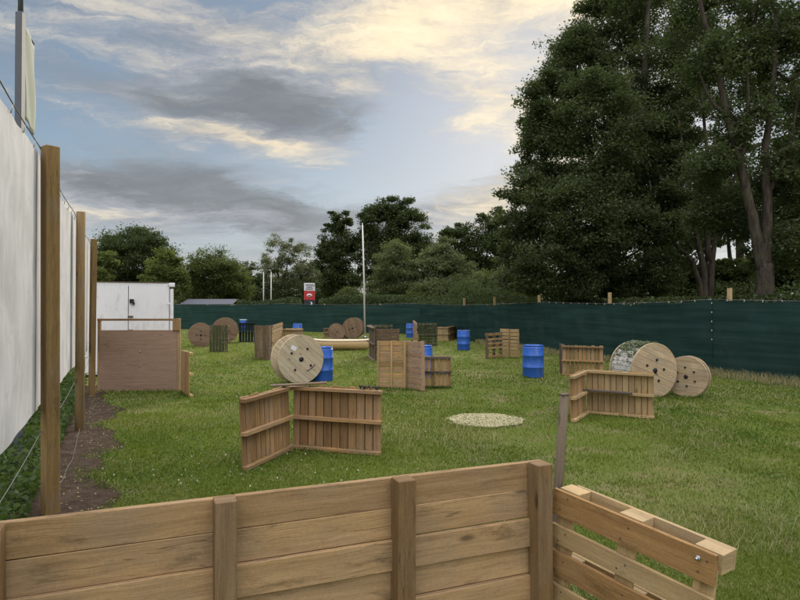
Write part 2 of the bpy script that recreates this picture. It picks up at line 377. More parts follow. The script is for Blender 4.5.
# clover heads on the left half of the lawn
x,y=lawn_points(1200,3.6,16,1.4); keep=(vnoise(x,y,.8,21)>.55)&(x<1.5); x=x[keep];y=y[keep]
n=len(x); s=.006+.005*RNG.random(n)
V=np.zeros((n,4,3)); 
for i,(a,b) in enumerate(((-1,0),(0,-1),(1,0),(0,1))): V[:,i]=np.stack([x+a*s,y+b*s*.6,.04+.02*RNG.random(n)+b*s*.8],1)
tag(np_mesh('clover_flowers',V.reshape(-1,3),np.arange(n*4).reshape(-1,4),4,np.repeat(RNG.random(n),4),M['clover']),'white clover heads dotted in the near left lawn','clover',kind='stuff')

def leaves(name, C, size, tint, mat, parent=None, upbias=.5, aspect=.62):
    n=len(C); nrm=RNG.normal(size=(n,3)); nrm[:,2]=np.abs(nrm[:,2])+upbias; nrm/=np.linalg.norm(nrm,axis=1)[:,None]
    r=RNG.normal(size=(n,3)); a=np.cross(nrm,r); a/=np.linalg.norm(a,axis=1)[:,None]+1e-9; b=np.cross(nrm,a)
    a=a*size[:,None]; b=b*(size*aspect)[:,None]; dr=nrm*(size*.22)[:,None]
    V=np.stack([C-a-dr,C-b*1.0-a*.1,C+a*1.1-dr,C+b-a*.1],1).reshape(-1,3)
    return np_mesh(name,V,np.arange(n*4).reshape(-1,4),4,np.repeat(np.clip(tint,0,1),4),mat,parent)

x,y=CLOVER; n=len(x)
g=leaves('clover_leaves',np.stack([x,y,.02+.035*RNG.random(n)],1),np.maximum(.010,.0014*y)*(.7+.6*RNG.random(n)),RNG.random(n)*.8,M['clover_leaf'],None,1.0,.85)
tag(g,'patches of broad clover leaves among the lawn grass','clover',kind='stuff')
# pale wood chip patch
n=9500; a=RNG.random(n)*2*PI; r=.66*np.sqrt(RNG.random(n))*(1+.03*np.sin(a*3+1)+.04*np.sin(a*7)+np.where(RNG.random(n)<.06,.22*RNG.random(n),0)); 
C=np.stack([CHIPC[0]+r*np.cos(a),CHIPC[1]+r*np.sin(a)*.95,.024+.008*np.clip(1-r/.66,0,1)+.008*RNG.random(n)],1)
g=leaves('wood_chips',C,.007+.010*RNG.random(n),RNG.random(n),M['chips'],None,5.0,.5)
tag(g,'round pale patch of wood chips on the open lawn','wood chips',kind='stuff')

# ivy and weeds below the white sheets, and litter on the soil
n=15000; Y=1.6+RNG.random(n)**1.25*13.2; X=FENX(Y)-.18-RNG.random(n)*.85; hh=RNG.random(n)**1.4*(.25+.75*vnoise(X,Y,1.3,40))*.95
ok=(X<FENX(Y)-.30)|(hh<.35); X,Y,hh=X[ok],Y[ok],hh[ok]
g=leaves('ground_ivy',np.stack([X,Y,hh+.02],1),.02+.022*RNG.random(len(X)),.6*vnoise(X,Y,3,41)+.4*RNG.random(len(X)),M['ivy'],None,.6,.8)
tag(g,'dense ivy and weeds growing under the white sheet fence','ivy',kind='stuff')
n=900; Y=2.5+RNG.random(n)*12; X=FENX(Y)-.05+RNG.random(n)*.75
g=leaves('leaf_litter',np.stack([X,Y,np.full(n,.015)],1),.008+.014*RNG.random(n),RNG.random(n),M['drygrass'],None,2.5,.5)
tag(g,'dead leaves and wood scraps littering the bare soil','leaf litter',kind='stuff')

# ------------------------------------------------------------------ pallets and barricades
def panel_parts(parent, w, h, style, mat, railmat=None, n=10, gap=.018, slat_t=.02, rail=(.045,.085), rails=None, front=1, name='slats',
                railname=None, sub=True, jit=.006, ragged=.02, bevel=.002, x0=0.0, y0=0.0, rotz=0.0, lean=0.0, tilt=0.0, back=True, back2=False):
    """one pallet deck standing up. local x along its width, z up, rails on the -y side (front=1) or +y.
    returns the slat mesh; rails become its sub-parts (sub) or parts of the thing."""
    railmat=railmat or mat
    RM=Euler((lean,tilt,rotz)).to_matrix()
    mb=MB()
    ry=-front*(slat_t/2+rail[1]/2)
    if style=='V':
        p=w/n
        for i in range(n):
            hh=h+random.uniform(-ragged,ragged*.6)
            mb.box(((i+.5)*p,random.uniform(-.003,.003),hh/2+.004),(p-gap*random.uniform(.5,1.5),slat_t,hh),jit=jit)
        if back2:
            for i in range(n-1):
                hh=h+random.uniform(-ragged,ragged*.3)
                mb.box(((i+1)*p,front*(slat_t+.012)*1.0,hh/2+.004),(p-gap*random.uniform(.5,1.5),slat_t,hh-.02),jit=jit)
    else:
        p=h/n
        for i in range(n):
            mb.box((w/2+random.uniform(-.008,.008),random.uniform(-.003,.003),(i+.5)*p),(w+random.uniform(-ragged,ragged*.5),slat_t,p-gap*random.uniform(.6,1.4)),jit=jit)
        
    if back and style=='H':                        # the bottom deck, three boards
        for zz in (.06,h/2,h-.06): mb.box((w/2,-front*(slat_t+rail[1]),zz),(w,slat_t,.09))
    s=mb.build(name,mat,parent,bevel)
    s.location=(x0,y0,0); s.rotation_euler=(lean,tilt,rotz)
    rl=rails if rails is not None else ((.03,h*.5,h-.04) if style=='V' else (.03,w/2,w-.03))
    for q in rl:
        r=MB()
        if style=='V': r.box((w/2,ry,q),(w+random.uniform(0,.04),rail[1],rail[0]),jit=.004)
        else: r.box((q,ry,h/2),(rail[0],rail[1],h),jit=.004)
        o=r.build(railname or ('rail' if style=='V' else 'stringer'),railmat,s if sub else parent,bevel)
        if not sub: o.location=s.location; o.rotation_euler=s.rotation_euler
    return s
def ang(a,b): return math.atan2(b[1]-a[1],b[0]-a[0])
def dist(a,b): return math.hypot(b[0]-a[0],b[1]-a[1])

# --- L barricade in the middle of the near lawn
A=gp(243,470); B=gp(291,447.5); Cc=gp(380,455)
t0=thing('pallet_barricade','brown L shaped pallet barricade nearest the plank wall, dark loose board on its corner','barricade',B,0,'pallet barricades on the lawn')
wl=dist(B,A); wr=dist(B,Cc)
panel_parts(t0,wr,.89,'V',M['pallet'],n=11,gap=.016,back2=True,name='pallet_panel',rotz=ang(B,Cc),lean=-.02,front=1,x0=.02,y0=.02)
panel_parts(t0,wl,.89,'V',M['pallet'],n=11,gap=.014,back2=True,name='pallet_panel',rotz=ang(B,A),lean=.05,front=-1,y0=-.02)
b=MB(); p=Vector((-.20,-.14,.915)); b.box((.13,-.10,.916),(.78,.11,.022),Euler((.03,-.03,.18)).to_matrix()); b.build('loose_board',M['brown'],t0,.002)
b=MB()
d=(Cc-B).normalized()
for i in range(12):
    q=d*(wr-.30+random.random()*.28); b.box((q.x+random.uniform(-.02,.02),q.y+random.uniform(-.05,.05),.90+random.random()*.02),(random.uniform(.03,.06),.025,.018),Euler((random.random(),random.random(),random.random()*3)).to_matrix())
b.build('soil_clods',M['darkboard'],t0)

# --- L barricade on the right
A=gp(570,422); B=gp(585,412.5); Cc=gp(652.5,418.5)
t0=thing('pallet_barricade','right hand L shaped barricade of pale pallets with a dark board along its middle rail','barricade',B,0,'pallet barricades on the lawn')
wl=dist(B,A); wr=dist(B,Cc)
panel_parts(t0,wr,.82,'V',M['pale'],n=11,gap=.014,back2=True,name='pallet_panel',rotz=ang(B,Cc),lean=-.03,x0=.02)
panel_parts(t0,wl,.82,'V',M['pallet'],M['pale'],n=10,gap=.02,name='pallet_panel',rotz=ang(B,A),lean=.03,front=-1,y0=-.02)
b=MB(); d=(Cc-B).normalized(); nn=Vector((d.y,-d.x,0)); 
b.beam(d*-.12+nn*.16+Vector((0,0,.455)),d*(wr*.72)+nn*.13+Vector((0,0,.448)),.12,.025); b.build('loose_board',M['darkboard'],t0,.002)
# --- barricade behind it
A=gp(562,375); Cc=gp(603,377)
t0=thing('pallet_barricade','brown slatted pallet barricade close to the green fence, partly behind the right hand L barricade','barricade',A,0,'pallet barricades on the lawn')
panel_parts(t0,dist(A,Cc),.88,'V',M['pallet'],n=10,gap=.02,name='pallet_panel',rotz=ang(A,Cc),lean=-.04)
panel_parts(t0,.9,.88,'V',M['brown'],n=8,gap=.02,name='pallet_panel',rotz=1.40,front=1,x0=.02,y0=.03)
# --- mid cluster: standing pallets
PG='pallets standing as cover'
def pallet(label, u0,v0,u1,v1, h, style, mat, railmat=None, n=8, front=1, rot=None, w=None, lean=0, tilt=0, gap=.016, jit=.008, thick=.1, rails=None, back=True):
    A=gp(u0,v0); Bq=gp(u1,v1); rz=ang(A,Bq) if rot is None else rot; ww=dist(A,Bq) if w is None else w
    t0=thing('pallet',label,'pallet',A,rz,PG)
    panel_parts(t0,ww,h,style,mat,railmat,n=n,gap=gap,front=front,sub=False,lean=lean,tilt=tilt,jit=jit,rail=(.05,thick),rails=rails,back=back)
    return t0
# dark pair at the back of the cluster
pallet('dark brown pallet turned edge on, left end of the central group',375,361.5,369,356.2,1.27,'V',M['brown'],n=7,front=-1)
pallet('dark weathered pallet at the back of the central group, close to the white pole',370,356,392.5,356,1.28,'H',M['mossy'],M['brown'],n=8,front=1)
pallet('dark mossy topped pallet with level slats behind the two tall pale pallets',375.5,361,399.5,360.5,1.19,'H',M['brown'],M['mossy'],n=8,front=-1)
# tall pale pair
pallet('tall tan pallet with level boards between three uprights, in front of the central group',377,388,406,388.5,1.17,'H',M['pallet'],M['pale'],n=9,front=1,thick=.03,back=False,lean=-.02)
pallet('narrow reddish pallet leaning beside the tall tan pallet',406.5,388,421.5,391.5,1.17,'H',M['red'],n=9,front=-1,tilt=-.02,thick=.09,back=False)
pallet('low pallet of upright slats with a dark middle rail right of the reddish pallet',423,388,451,388,.79,'V',M['pallet'],M['darkboard'],n=7,front=1,thick=.05)
# far cluster beyond
pallet('green mossy pallet with level boards in the far middle of the field',418.5,346,437,346,1.18,'H',M['mossy'],n=8,front=1)
pallet('pale pallet seen edge on, left side of the green mossy pallet',417,346,414.5,339,1.16,'H',M['red'],n=8,front=-1,thick=.08)
pallet('small light tan pallet of upright slats right of the green mossy pallet',437.5,341,448,341,.82,'V',M['pale'],n=6,thick=.05)
pallet('brown pallet turned away, in the corner near the green fence',448.5,341,454.5,339,.84,'V',M['orange'],n=6,thick=.05)
# pair near right fence
pallet('open framed pallet on its side, left of the tall pallet near the fence',488,359,502.5,357.5,1.0,'H',M['pallet'],M['brown'],n=6,gap=.11,front=-1,thick=.12)
pallet('tall light pallet near the fence beside the open framed pallet',500.5,356.5,519,358,1.13,'H',M['pale'],M['pallet'],n=8,gap=.025,front=1,thick=.035,back=False)
# left cluster
pallet('tall dark brown pallet of upright boards left of the spool with dark bolts',254.5,359.5,271.5,360,1.30,'V',M['brown'],n=6,front=-1)
pallet('brown pallet with level slats set at an angle behind the tall dark brown one',272,359.5,282.5,350,1.28,'H',M['pallet'],n=8,front=-1,thick=.09,gap=.03)
pallet('light wooden pallet low behind the spool with dark bolts',283,350,303,350,1.0,'V',M['pale'],n=7)
pallet('mottled mossy pallet upright before the two brown cable drums',209.5,352,228,352,1.19,'V',M['mossy'],M['pallet'],n=6,front=-1)
pallet('dark green pallet near the back fence right of the brown drums',239,342,256.5,342,1.12,'V',M['darkgreen'],n=6,gap=.03)
pallet('short tan pallet beside the far drums, behind the canoe tip',323.5,337.5,330.5,337.5,.62,'V',M['drumbrown'],n=5)
pallet('very dark pallet lying against the far cable drums',333,338.4,349,338.4,.66,'V',M['darkboard'],n=5,lean=-.3)  # near-black boards, leaning back

# --- plywood barricade by the white container
A=gp(98,392); Bq=gp(179,391.5); wdt=dist(A,Bq)
t0=thing('plywood_barricade','tall plywood screen with an open top rail in front of the white container','barricade',A,ang(A,Bq))
b=MB(); b.box((wdt/2,0,.74),(wdt-.09,.018,1.42)); b.build('plywood_sheet',M['ply'],t0,.002)
for x,ww in ((.02,.07),(wdt-.02,.085)):
    b=MB(); b.box((x,.04,.865),(ww,.06,1.73)); b.build('post',M['pallet'],t0,.003)
b=MB(); b.box((wdt/2,-.005,1.70),(wdt+.02,.03,.05)); b.build('top_rail',M['pallet'],t0,.002)
b=MB(); b.box((wdt/2,.02,1.435),(wdt-.1,.04,.04)); b.build('cap_batten',M['orange'],t0,.002)
b=MB(); b.box((wdt-.05,-.03,1.58),(.17,.03,.26)); b.build('gusset',M['pallet'],t0,.002)
for z in (.95,.62): 
    b=MB(); b.lathe([(.001,0),(.018,0),(.018,.006),(.001,.006)],10,(wdt*.52,-.012,z),Euler((PI/2,0,0)).to_matrix()); b.build('washer',M['steel'],t0)
Ew=gp(189.5,397.5)
t0=thing('pallet','narrow brown pallet butted against the right end of the plywood screen',"pallet",gp(181.5,393),ang(gp(181.5,393),Ew),PG)
panel_parts(t0,dist(gp(181.5,393),Ew),1.0,'V',M['pallet'],M['pale'],n=6,gap=.012,sub=False,front=-1,rail=(.05,.08))

# ------------------------------------------------------------------ cable drums
def plank_disc(mb, R, th, p, y, rotp):
    n=int(math.ceil(2*R/p)); g=.0025; cs,sn=math.cos(rotp),math.sin(rotp)
    for i in range(n):
        a=max(-R+i*p+g/2,-R+.002); bb=min(-R+(i+1)*p-g/2,R-.002); tint=random.random()
        if bb-a<.01: continue
        xs=np.linspace(a,bb,5); top=[(x,math.sqrt(R*R-x*x)) for x in xs]; out=top+[(x,-z) for x,z in reversed(top)]
        dy=random.uniform(-.003,.003); b=len(mb.v); o=(random.random()*40,random.random()*40)
        for yy in (y-th/2+dy,y+th/2+dy):
            for x,z in out: mb.v.append(Vector((x*cs-z*sn,yy,x*sn+z*cs)))
        m=len(out); uv=[(z+o[0],x+o[1]) for x,z in out]
        mb.face([b+k for k in range(m)],uv,tint); mb.face([b+m+k for k in reversed(range(m))],uv[::-1],tint)
        for k in range(m):
            k2=(k+1)%m; mb.face([b+k2,b+k,b+m+k,b+m+k2],[uv[k2],uv[k],(uv[k][0],uv[k][1]+.03),(uv[k2][0],uv[k2][1]+.03)],tint)
def drum(label, loc, axis, D, W, mat, lag=False, core=.55, plank=.13, rotp=.7, bolts=4, lagmat=None, group='wooden cable drums', boltr=.33, name='cable_drum', wide=False):
    """axis = heading (radians) that the near flange faces; loc = ground point under near flange"""
    R=D/2; th=.05
    t0=thing(name,label,'cable drum',loc,axis+PI/2,group)    # local -y faces the viewer
    for y in (0,W):
        f=MB(); plank_disc(f,R,th,plank,0,rotp); o=f.build('flange',mat,t0,.003); o.location=(0,y,R)
        if y==0:
            hb=MB(); hb.lathe([(.001,0),(.05*D,0),(.05*D,.006),(.001,.006)],18,(0,-.031,0),Euler((PI/2,0,0)).to_matrix()); hb.build('hub_dark_disc',M['black'],o)  # black disc stands for the dark inside of the hub opening
            for k in range(bolts):
                a=2*PI*k/bolts+.15+rotp; bm=MB(); bm.lathe([(.001,.016),(.022*D,.016),(.026*D,.0)],12,(boltr*R*math.cos(a),-.029,boltr*R*math.sin(a)),Euler((PI/2,0,0)).to_matrix())
                bm.build('bolt',M['black'],o)
    c=MB(); rr=R*(core if not lag else .93); k=int(rr*2*PI/.1)
    for i in range(k):
        a=2*PI*i/k; c.box((math.cos(a)*rr,W/2,R+math.sin(a)*rr),(.1-.006,W-th-.004,.022),Euler((0,-a+PI/2,0)).to_matrix())
    c.build('lagging' if lag else 'core',lagmat or mat,t0)
    return t0
def heading(x,y): return math.atan2(y,x)
# front drum with dark bolts
L0=gp(301,383.5)
D1=drum('pale cable drum with dark bolts and a curved scrawl, behind the nearest L barricade',L0,heading(.53,-.85),1.27,.5,M['drumpale'],rotp=.85,core=.6,bolts=4,boltr=.5)
fl=[o for o in D1.children if o.name.startswith('flange')][0]
b=MB(); pts=[(.17+.24*k/6-.02,-.036,-.30+.16*(k/6)**1.8) for k in range(7)]; b.tube(pts,.009,6); b.build('paint_scrawl',M['black'],fl)
b=MB(); b.box((-.21,-.031,.30),(.15,.006,.11),Euler((0,.5,0)).to_matrix()); b.build('paper_patch',M['signwhite'],fl)
# big drum on the right with white lagging and camouflage scraps
L0=gp(653.7,398)
D2=drum('large cable drum with white battens and scraps of camouflage net on top, right side',L0,heading(.31,-.95),1.21,.72,M['drum'],lag=True,lagmat=M['whitewood'],rotp=1.2,bolts=5,boltr=.4)
n=900; a=PI/2+RNG.normal(0,.42,n)+.25; yy=.03+RNG.random(n)*.66; rr=.605*(.95+.08*RNG.random(n))
camo=leaves('camouflage_net',np.stack([np.cos(a)*rr,yy,.605+np.sin(a)*rr],1),.022+.02*RNG.random(n),RNG.random(n)**2,M['camo'],None,.2,.7)
camo.location=D2.location; camo.rotation_euler=D2.rotation_euler; tag(camo,'scraps of green camouflage net draped over the large white battened drum','net')
L0=gp(686,397)
drum('small narrow cable drum leaning at the right of the large white battened drum',L0,heading(-.70,-.72),.91,.17,M['drum'],rotp=1.5,bolts=6,boltr=.45,core=.8)
# far left brown drums
drum('smaller brown cable drum nearest the plywood screen at the far left',gp(201,347),heading(.35,-.94),1.2,.6,M['drumbrown'],rotp=1.4,bolts=4)
drum('larger brown cable drum behind the mottled mossy pallet at the far left',gp(225,343.2),heading(.25,-.97),1.42,.6,M['drumbrown'],rotp=1.3,bolts=4)
# drums behind the canoe
drum('large brown cable drum standing behind the canoe by the flagpole',gp(352.5,338.6),heading(-.15,-1),1.32,.6,M['drumbrown'],rotp=.2,bolts=4)
drum('small brown cable drum standing left of the larger one behind the canoe',gp(337,340),heading(.2,-1),1.0,.5,M['drumbrown'],rotp=.9,bolts=4)

# ------------------------------------------------------------------ blue barrels
def make_barrel(label, loc):
    t0=thing('blue_barrel',label,'barrel',loc,0,'blue plastic barrels')
    r=.295; b=MB()
    prof=[(.001,.012),(r-.05,.012),(r-.02,.0),(r-.006,.012),(r,.04),(r,.27),(r+.014,.285),(r+.014,.305),(r,.32),(r+.003,.46),(r,.60),(r+.014,.615),(r+.014,.635),(r,.65),(r,.835),(r-.012,.868),(r-.03,.878),(r-.03,.895),(r-.012,.90),(r-.012,.915),(r-.03,.918),(r-.04,.905),(r-.045,.885)]
    b.lathe(prof,36); b.build('drum_body',M['blue'],t0)
    b=MB(); b.lathe([(.001,.893),(.10,.893),(.2,.89),(r-.044,.886)],36); b.build('lid',M['bluelid'],t0)
    for x in (-.15,.15):
        b=MB(); b.lathe([(.001,.918),(.03,.918),(.034,.91),(.034,.888)],14,(x,.03,0)); b.build('bung',M['bluelid'],t0)
    return t0
bar=make_barrel('nearest fully visible blue barrel, right of centre on the lawn',gp(533,377))
for lab,(X,Y),rz,pale in (
    ('blue barrel standing alone near the green fence, left of the two pallets by the fence',gp(463.5,350)[:2],.6,0),
    ('blue barrel half hidden behind the pale cable drum with dark bolts',(-2.12,16.35),1.2,0),
    ('far blue barrel standing just left of the green mossy pallet',gp(410.5,337.5)[:2],2.0,0),
    ('blue barrel behind the low pallet with a dark middle rail',(.62,17.0),2.6,0),
    ('blue barrel showing above the light pallet behind the pale drum',(-6.75,39.5),.3,0),
    ('barrel with a pale faded lid behind the dark green pallet',(-13.05,50),.9,1)):
    c=copy_tree(bar); c.location=(X,Y,0); c.rotation_euler=(0,0,rz); c['label']=lab
    if pale:
        for ch in c.children:
            if ch.name.startswith('lid'):
                b=MB(); b.lathe([(.001,.965),(.28,.962),(.318,.95),(.318,.905),(.30,.90)],36); ch.data=b.mesh('lid'); ch.data.materials.append(M['palelid'])

# ------------------------------------------------------------------ canoe
def canoe(loc, rz):
    t0=thing('canoe','cream open canoe lying on the grass in front of the far drums','canoe',loc,rz)
    L=3.1; n=28; m=13; b=MB(); st=[]
    for i in range(n+1):
        s=-1+2*i/n; bm=.40*max(0,1-abs(s)**2.4)+.004; sheer=.44+.09*abs(s)**4; keel=.02+.22*abs(s)**7
        row=[]
        for j in range(m):
            a=-PI/2+PI*j/(m-1); x=bm*math.copysign(abs(math.sin(a))**.8,math.sin(a)); z=keel+(sheer-keel)*(1-math.cos(a)**.75 if abs(a)<PI/2-1e-6 else 1)
            row.append(len(b.v)); b.v.append(Vector((s*L/2*(1 - .06*((z-keel)/max(.01,sheer-keel)<.3)*abs(s)**6),x,z)))
        st.append(row)
    for i in range(n):
        for j in range(m-1): b.face([st[i][j],st[i+1][j],st[i+1][j+1],st[i][j+1]],[(i*.1,j*.1),(i*.1+.1,j*.1),(i*.1+.1,j*.1+.1),(i*.1,j*.1+.1)],.5,True)
    o=b.build('hull',M['cream'],t0); md=o.modifiers.new('solid','SOLIDIFY'); md.thickness=.025; md.offset=1
    for j in (0,m-1):
        g=MB(); g.tube([b.v[st[i][j]]+Vector((0,0,.01)) for i in range(n+1)],.032,8); g.build('gunwale',M['creamrim'],t0)
    for s in (-.45,.35):
        g=MB(); g.box((s*L/2,0,.36),(.16,.64,.03)); g.build('seat',M['pale'],t0,.003)
    return t0
canoe(gp(343,350),.05)
tt=MB()
# small tan offcut lying in the far grass
b=MB(); b.box((0,0,.05),(1.0,.3,.08),Euler((0,0,.1)).to_matrix()); o=b.build('timber_offcut',M['pale'],None,.004); o.location=gp(403,333.5); tag(o,'small pale timber offcut lying in the far grass','timber')

# ------------------------------------------------------------------ flagpole
t0=thing('flagpole','tall slim white pole rising from the lawn behind the canoe','pole',gp(365,338.5))
b=MB(); b.tube([(0,0,0),(-.06,0,3.6),(-.17,0,7.25)],[.058,.05,.038],12); b.build('mast',M['whitepole'],t0)
b=MB(); b.tube([(-.17,0,7.25),(-.172,0,7.33)],[.048,.03],12); b.build('cap',M['whitepole'],t0)
b=MB(); b.tube([(0,0,0),(0,0,.16)],[.12,.10],12); b.build('base_collar',M['steel'],t0)

# ------------------------------------------------------------------ foreground plank wall
W0=Vector((-1.634,2.451,0)); W1=Vector((.773,3.434,0)); d=(W1-W0).normalized(); rz=math.atan2(d.y,d.x); Lw=(W1-W0).length
t0=thing('plank_wall','waist high wall of wide weathered boards with square posts right in front of the viewer','wall',W0,rz)
b=MB(); p=.1545; n=7; z=1.125-n*p
for i in range(n):
    k=i%2; zc=z+(i+.5)*p
    offs=(0,-.026)[(n-1-i)%3==2 or (n-1-i)==4]+random.uniform(-.002,.002)
    xe=Lw+.045
    xs=[-1.05,xe] if i%3 else [-1.05,.93,xe]
    for a,c in zip(xs[:-1],xs[1:]): b.box(((a+c)/2,offs,zc),(c-a-.003,.038,p-.0022),Euler((0,random.uniform(-.002,.002),0)).to_matrix())
b.build('planking',M['plank'],t0,.0025)
def along(u):                         # distance along the wall where the sighting column u crosses it
    k=(u-400)/F; return (k*W0.y-W0.x)/(d.x-k*d.y)
for u,ht in ((-3,1.13),(224,1.137),(397.5,1.135),(532,1.132)):
    q=MB(); q.box((along(u),-.078,ht/2),(.096,.10,ht),Euler((0,random.uniform(-.012,.008),0)).to_matrix()); q.build('post',M['wallpost'],t0,.004)

# ------------------------------------------------------------------ foreground pallet at right
Lp=Vector((.835,3.45,0))
t0=thing('pallet','large pallet stood on edge with bolted orange and pale boards, right beside the plank wall','pallet',Lp,(0,.095,-.934),PG)
Lx=.875; topz=.985
for i,(zt,hh,mt) in enumerate(((0,.145,'orange'),(.20,.105,'pale'),(.345,.135,'orange'),(.53,.10,'pale'),(.70,.14,'orange'))):
    b=MB(); b.box((Lx/2-.012,0,topz-zt-hh/2),(Lx+.024,.022,hh),jit=.004); b.build('board',M[mt],t0,.002)
for i,(zt,hh) in enumerate(((.004,.10),(.40,.10),(.74,.10))):
    b=MB(); b.box((Lx/2+.01,.155,topz-zt-hh/2),(Lx,.022,hh),jit=.004); b.build('board',M['pale'],t0,.002)
for x in (.045,.425,Lx-.055):
    b=MB(); b.box((x,.024,topz-.47),(.10,.02,.78)); b.build('cross_board',M['pale'],t0,.002)
    for zt in (.002,.40,.74):
        b=MB(); b.box((x,.0895,topz-zt-.05),(.13,.105,.095),tint=.9); b.build('block',M['pale'],t0,.002)
nl=None
for x in (.045,.425,Lx-.055):
    for zt,hh in ((0,.145),(.20,.105),(.345,.135),(.53,.10)):
        for k in (-1,1):
            if nl is None:
                b=MB(); b.lathe([(.001,.0018),(.0045,.0015),(.0055,0)],8,(0,0,0),Euler((PI/2,0,0)).to_matrix()); nl=b.build('nail',M['rust'],t0); o=nl
            else: o=nl.copy(); COL.objects.link(o)
            o.location=(x+k*.022+random.uniform(-.008,.008),-.0125,topz-zt-hh/2+k*hh*.22+random.uniform(-.01,.01))
b=MB(); b.lathe([(.001,.012),(.011,.012),(.013,.009),(.013,0)],6,(Lx-.075,-.012,topz-.04),Euler((PI/2,0,0)).to_matrix()); b.lathe([(.001,.026),(.006,.026),(.006,.01)],8,(Lx-.075,-.012,topz-.04),Euler((PI/2,0,0)).to_matrix()); b.build('bolt',M['steel'],t0)

# grey stake behind it
t0=thing('stake','slim silver grey wooden stake leaning behind the near pallet','stake',(.94,3.8,0))
b=MB(); b.tube([(0,0,0),(.05,0,.75),(.098,0,1.44)],[.034,.031,.029],9,wob=.06); b.build('shaft',M['grey'],t0,.002)
b=MB(); b.box((.099,0,1.448),(.056,.054,.012),Euler((0,-.05,.3)).to_matrix()); b.build('cap_block',M['grey'],t0,.002)

# ------------------------------------------------------------------ white sheet fence on the left
base=Vector((FENX(1.9),1.9,0)); ce=Vector((FENX(16.2),16.2,0)); fd=(ce-base).normalized(); rz=math.atan2(fd.y,fd.x)
t0=thing('sheet_fence','tall white sheet fence on timber posts along the left edge of the field','fence',base,rz)
def fs(Y): return (Y-1.9)/fd.y
posts=[(1.95,.068,3.5,0),(5.83,.064,3.56,0),(9.76,.07,3.55,1),(13.6,.055,3.54,0)]
for Y,r,h,rd in posts:
    b=MB()
    if rd: b.tube([(fs(Y),0,-.05),(fs(Y)+.005,0,h*.5),(fs(Y),0,h)],[r*1.03,r,r*.97],14,wob=.02)
    else: b.box((fs(Y),0,h/2-.02),(2*r,2*r,h+.04),Euler((random.uniform(-.006,.006),random.uniform(-.006,.006),.5)).to_matrix())
    b.build('post',M['post'],t0,.005)
edges=[fs(Y) for Y,_,_,_ in posts]+[fs(16.1)]
for i in range(len(edges)-1):
    a,c=edges[i],edges[i+1]; nx,nz=60,34; b=MB(); idx=[]
    for ix in range(nx+1):
        q=ix/nx; x=a-.13+(c-a+.26)*q; sagt=3.49-.06*math.sin(PI*q)+.015*abs(math.sin(q*PI*7)); bot=1.0
        for iz in range(nz+1):
            z=bot+(sagt-bot)*iz/nz; e=math.sin(PI*q)
            wr=e*(.010*math.sin(z*1.3+q*5+i)+.005*math.sin(q*34+z*2.1+i*2)+.005*math.sin(z*9+q*13)+.003*math.sin(z*5-q*23))
            b.v.append(Vector((x,.115+.012*(i%2)+wr,z)))
    for ix in range(nx):
        for iz in range(nz):
            k=ix*(nz+1)+iz; b.face([k,k+nz+1,k+nz+2,k+1],[(b.v[j].x,b.v[j].z) for j in (k,k+nz+1,k+nz+2,k+1)],.5,True)
    b.build('white_sheet',M['sheet'],t0)
    w=MB(); w.tube([(a+(c-a)*k/10,.10,3.55-.06*math.sin(PI*k/10)) for k in range(11)],.006,6); w.build('top_wire',M['wire'],t0)
    w=MB(); w.tube([(a+(c-a)*k/10,.07,.80-.06*math.sin(PI*k/10)) for k in range(11)],.0035,6); w.build('bottom_wire',M['wire'],t0)
    if i<3:
        for k in range(7):
            q=(k+.5)/7; tm=MB(); tm.tube([(a+(c-a)*q,.10,3.555-.06*math.sin(PI*q)),(a+(c-a)*q,.115,3.48-.06*math.sin(PI*q))],.006,5); tm.build('cable_tie',M['tie'],t0)
# thin cord on the soil
b=MB(); p0=Vector((FENX(5.83)+.05,5.9,.25)); p1=Vector((FENX(9.76)+.02,9.7,.05)); b.tube([p0.lerp(p1,k/8)-Vector((random.uniform(-.02,.02),0,.13*math.sin(PI*k/8))) for k in range(9)],.0035,6)
tag(b.build('cord',M['wire']),'thin pale cord trailing over the soil between two fence posts','cord')

# tall pole with pale banner behind the sheets
t0=thing('banner_pole','grey pole with a pale green banner rising behind the white sheet fence','pole',(-4.77,7.5,0))
b=MB(); b.box((0,0,2.85),(.085,.085,5.7)); b.build('pole',M['greypole'],t0,.006)
b=MB(); b.tube([(0,0,5.7),(0,0,6.4)],.03,10); b.build('pole_tip',M['greypole'],t0)
b=MB(); nx,nz=8,20
for ix in range(nx+1):
    for iz in range(nz+1):
        q=ix/nx; z=4.38+1.18*iz/nz-.05*q; b.v.append(Vector((.03-.19*q+.015*math.sin(q*6+iz*.3),.05+.52*q,z)))
for ix in range(nx):
    for iz in range(nz):
        k=ix*(nz+1)+iz; b.face([k,k+nz+1,k+nz+2,k+1],[(0,0)]*4,.5,True)
o=b.build('banner',M['paleflag'],t0); md=o.modifiers.new('s','SOLIDIFY'); md.thickness=.006
for z in (5.58,4.36):
    b=MB(); b.tube([(0,0,z),(-.17,.56,z-.03)],.012,8); b.build('banner_arm',M['greypole'],t0)

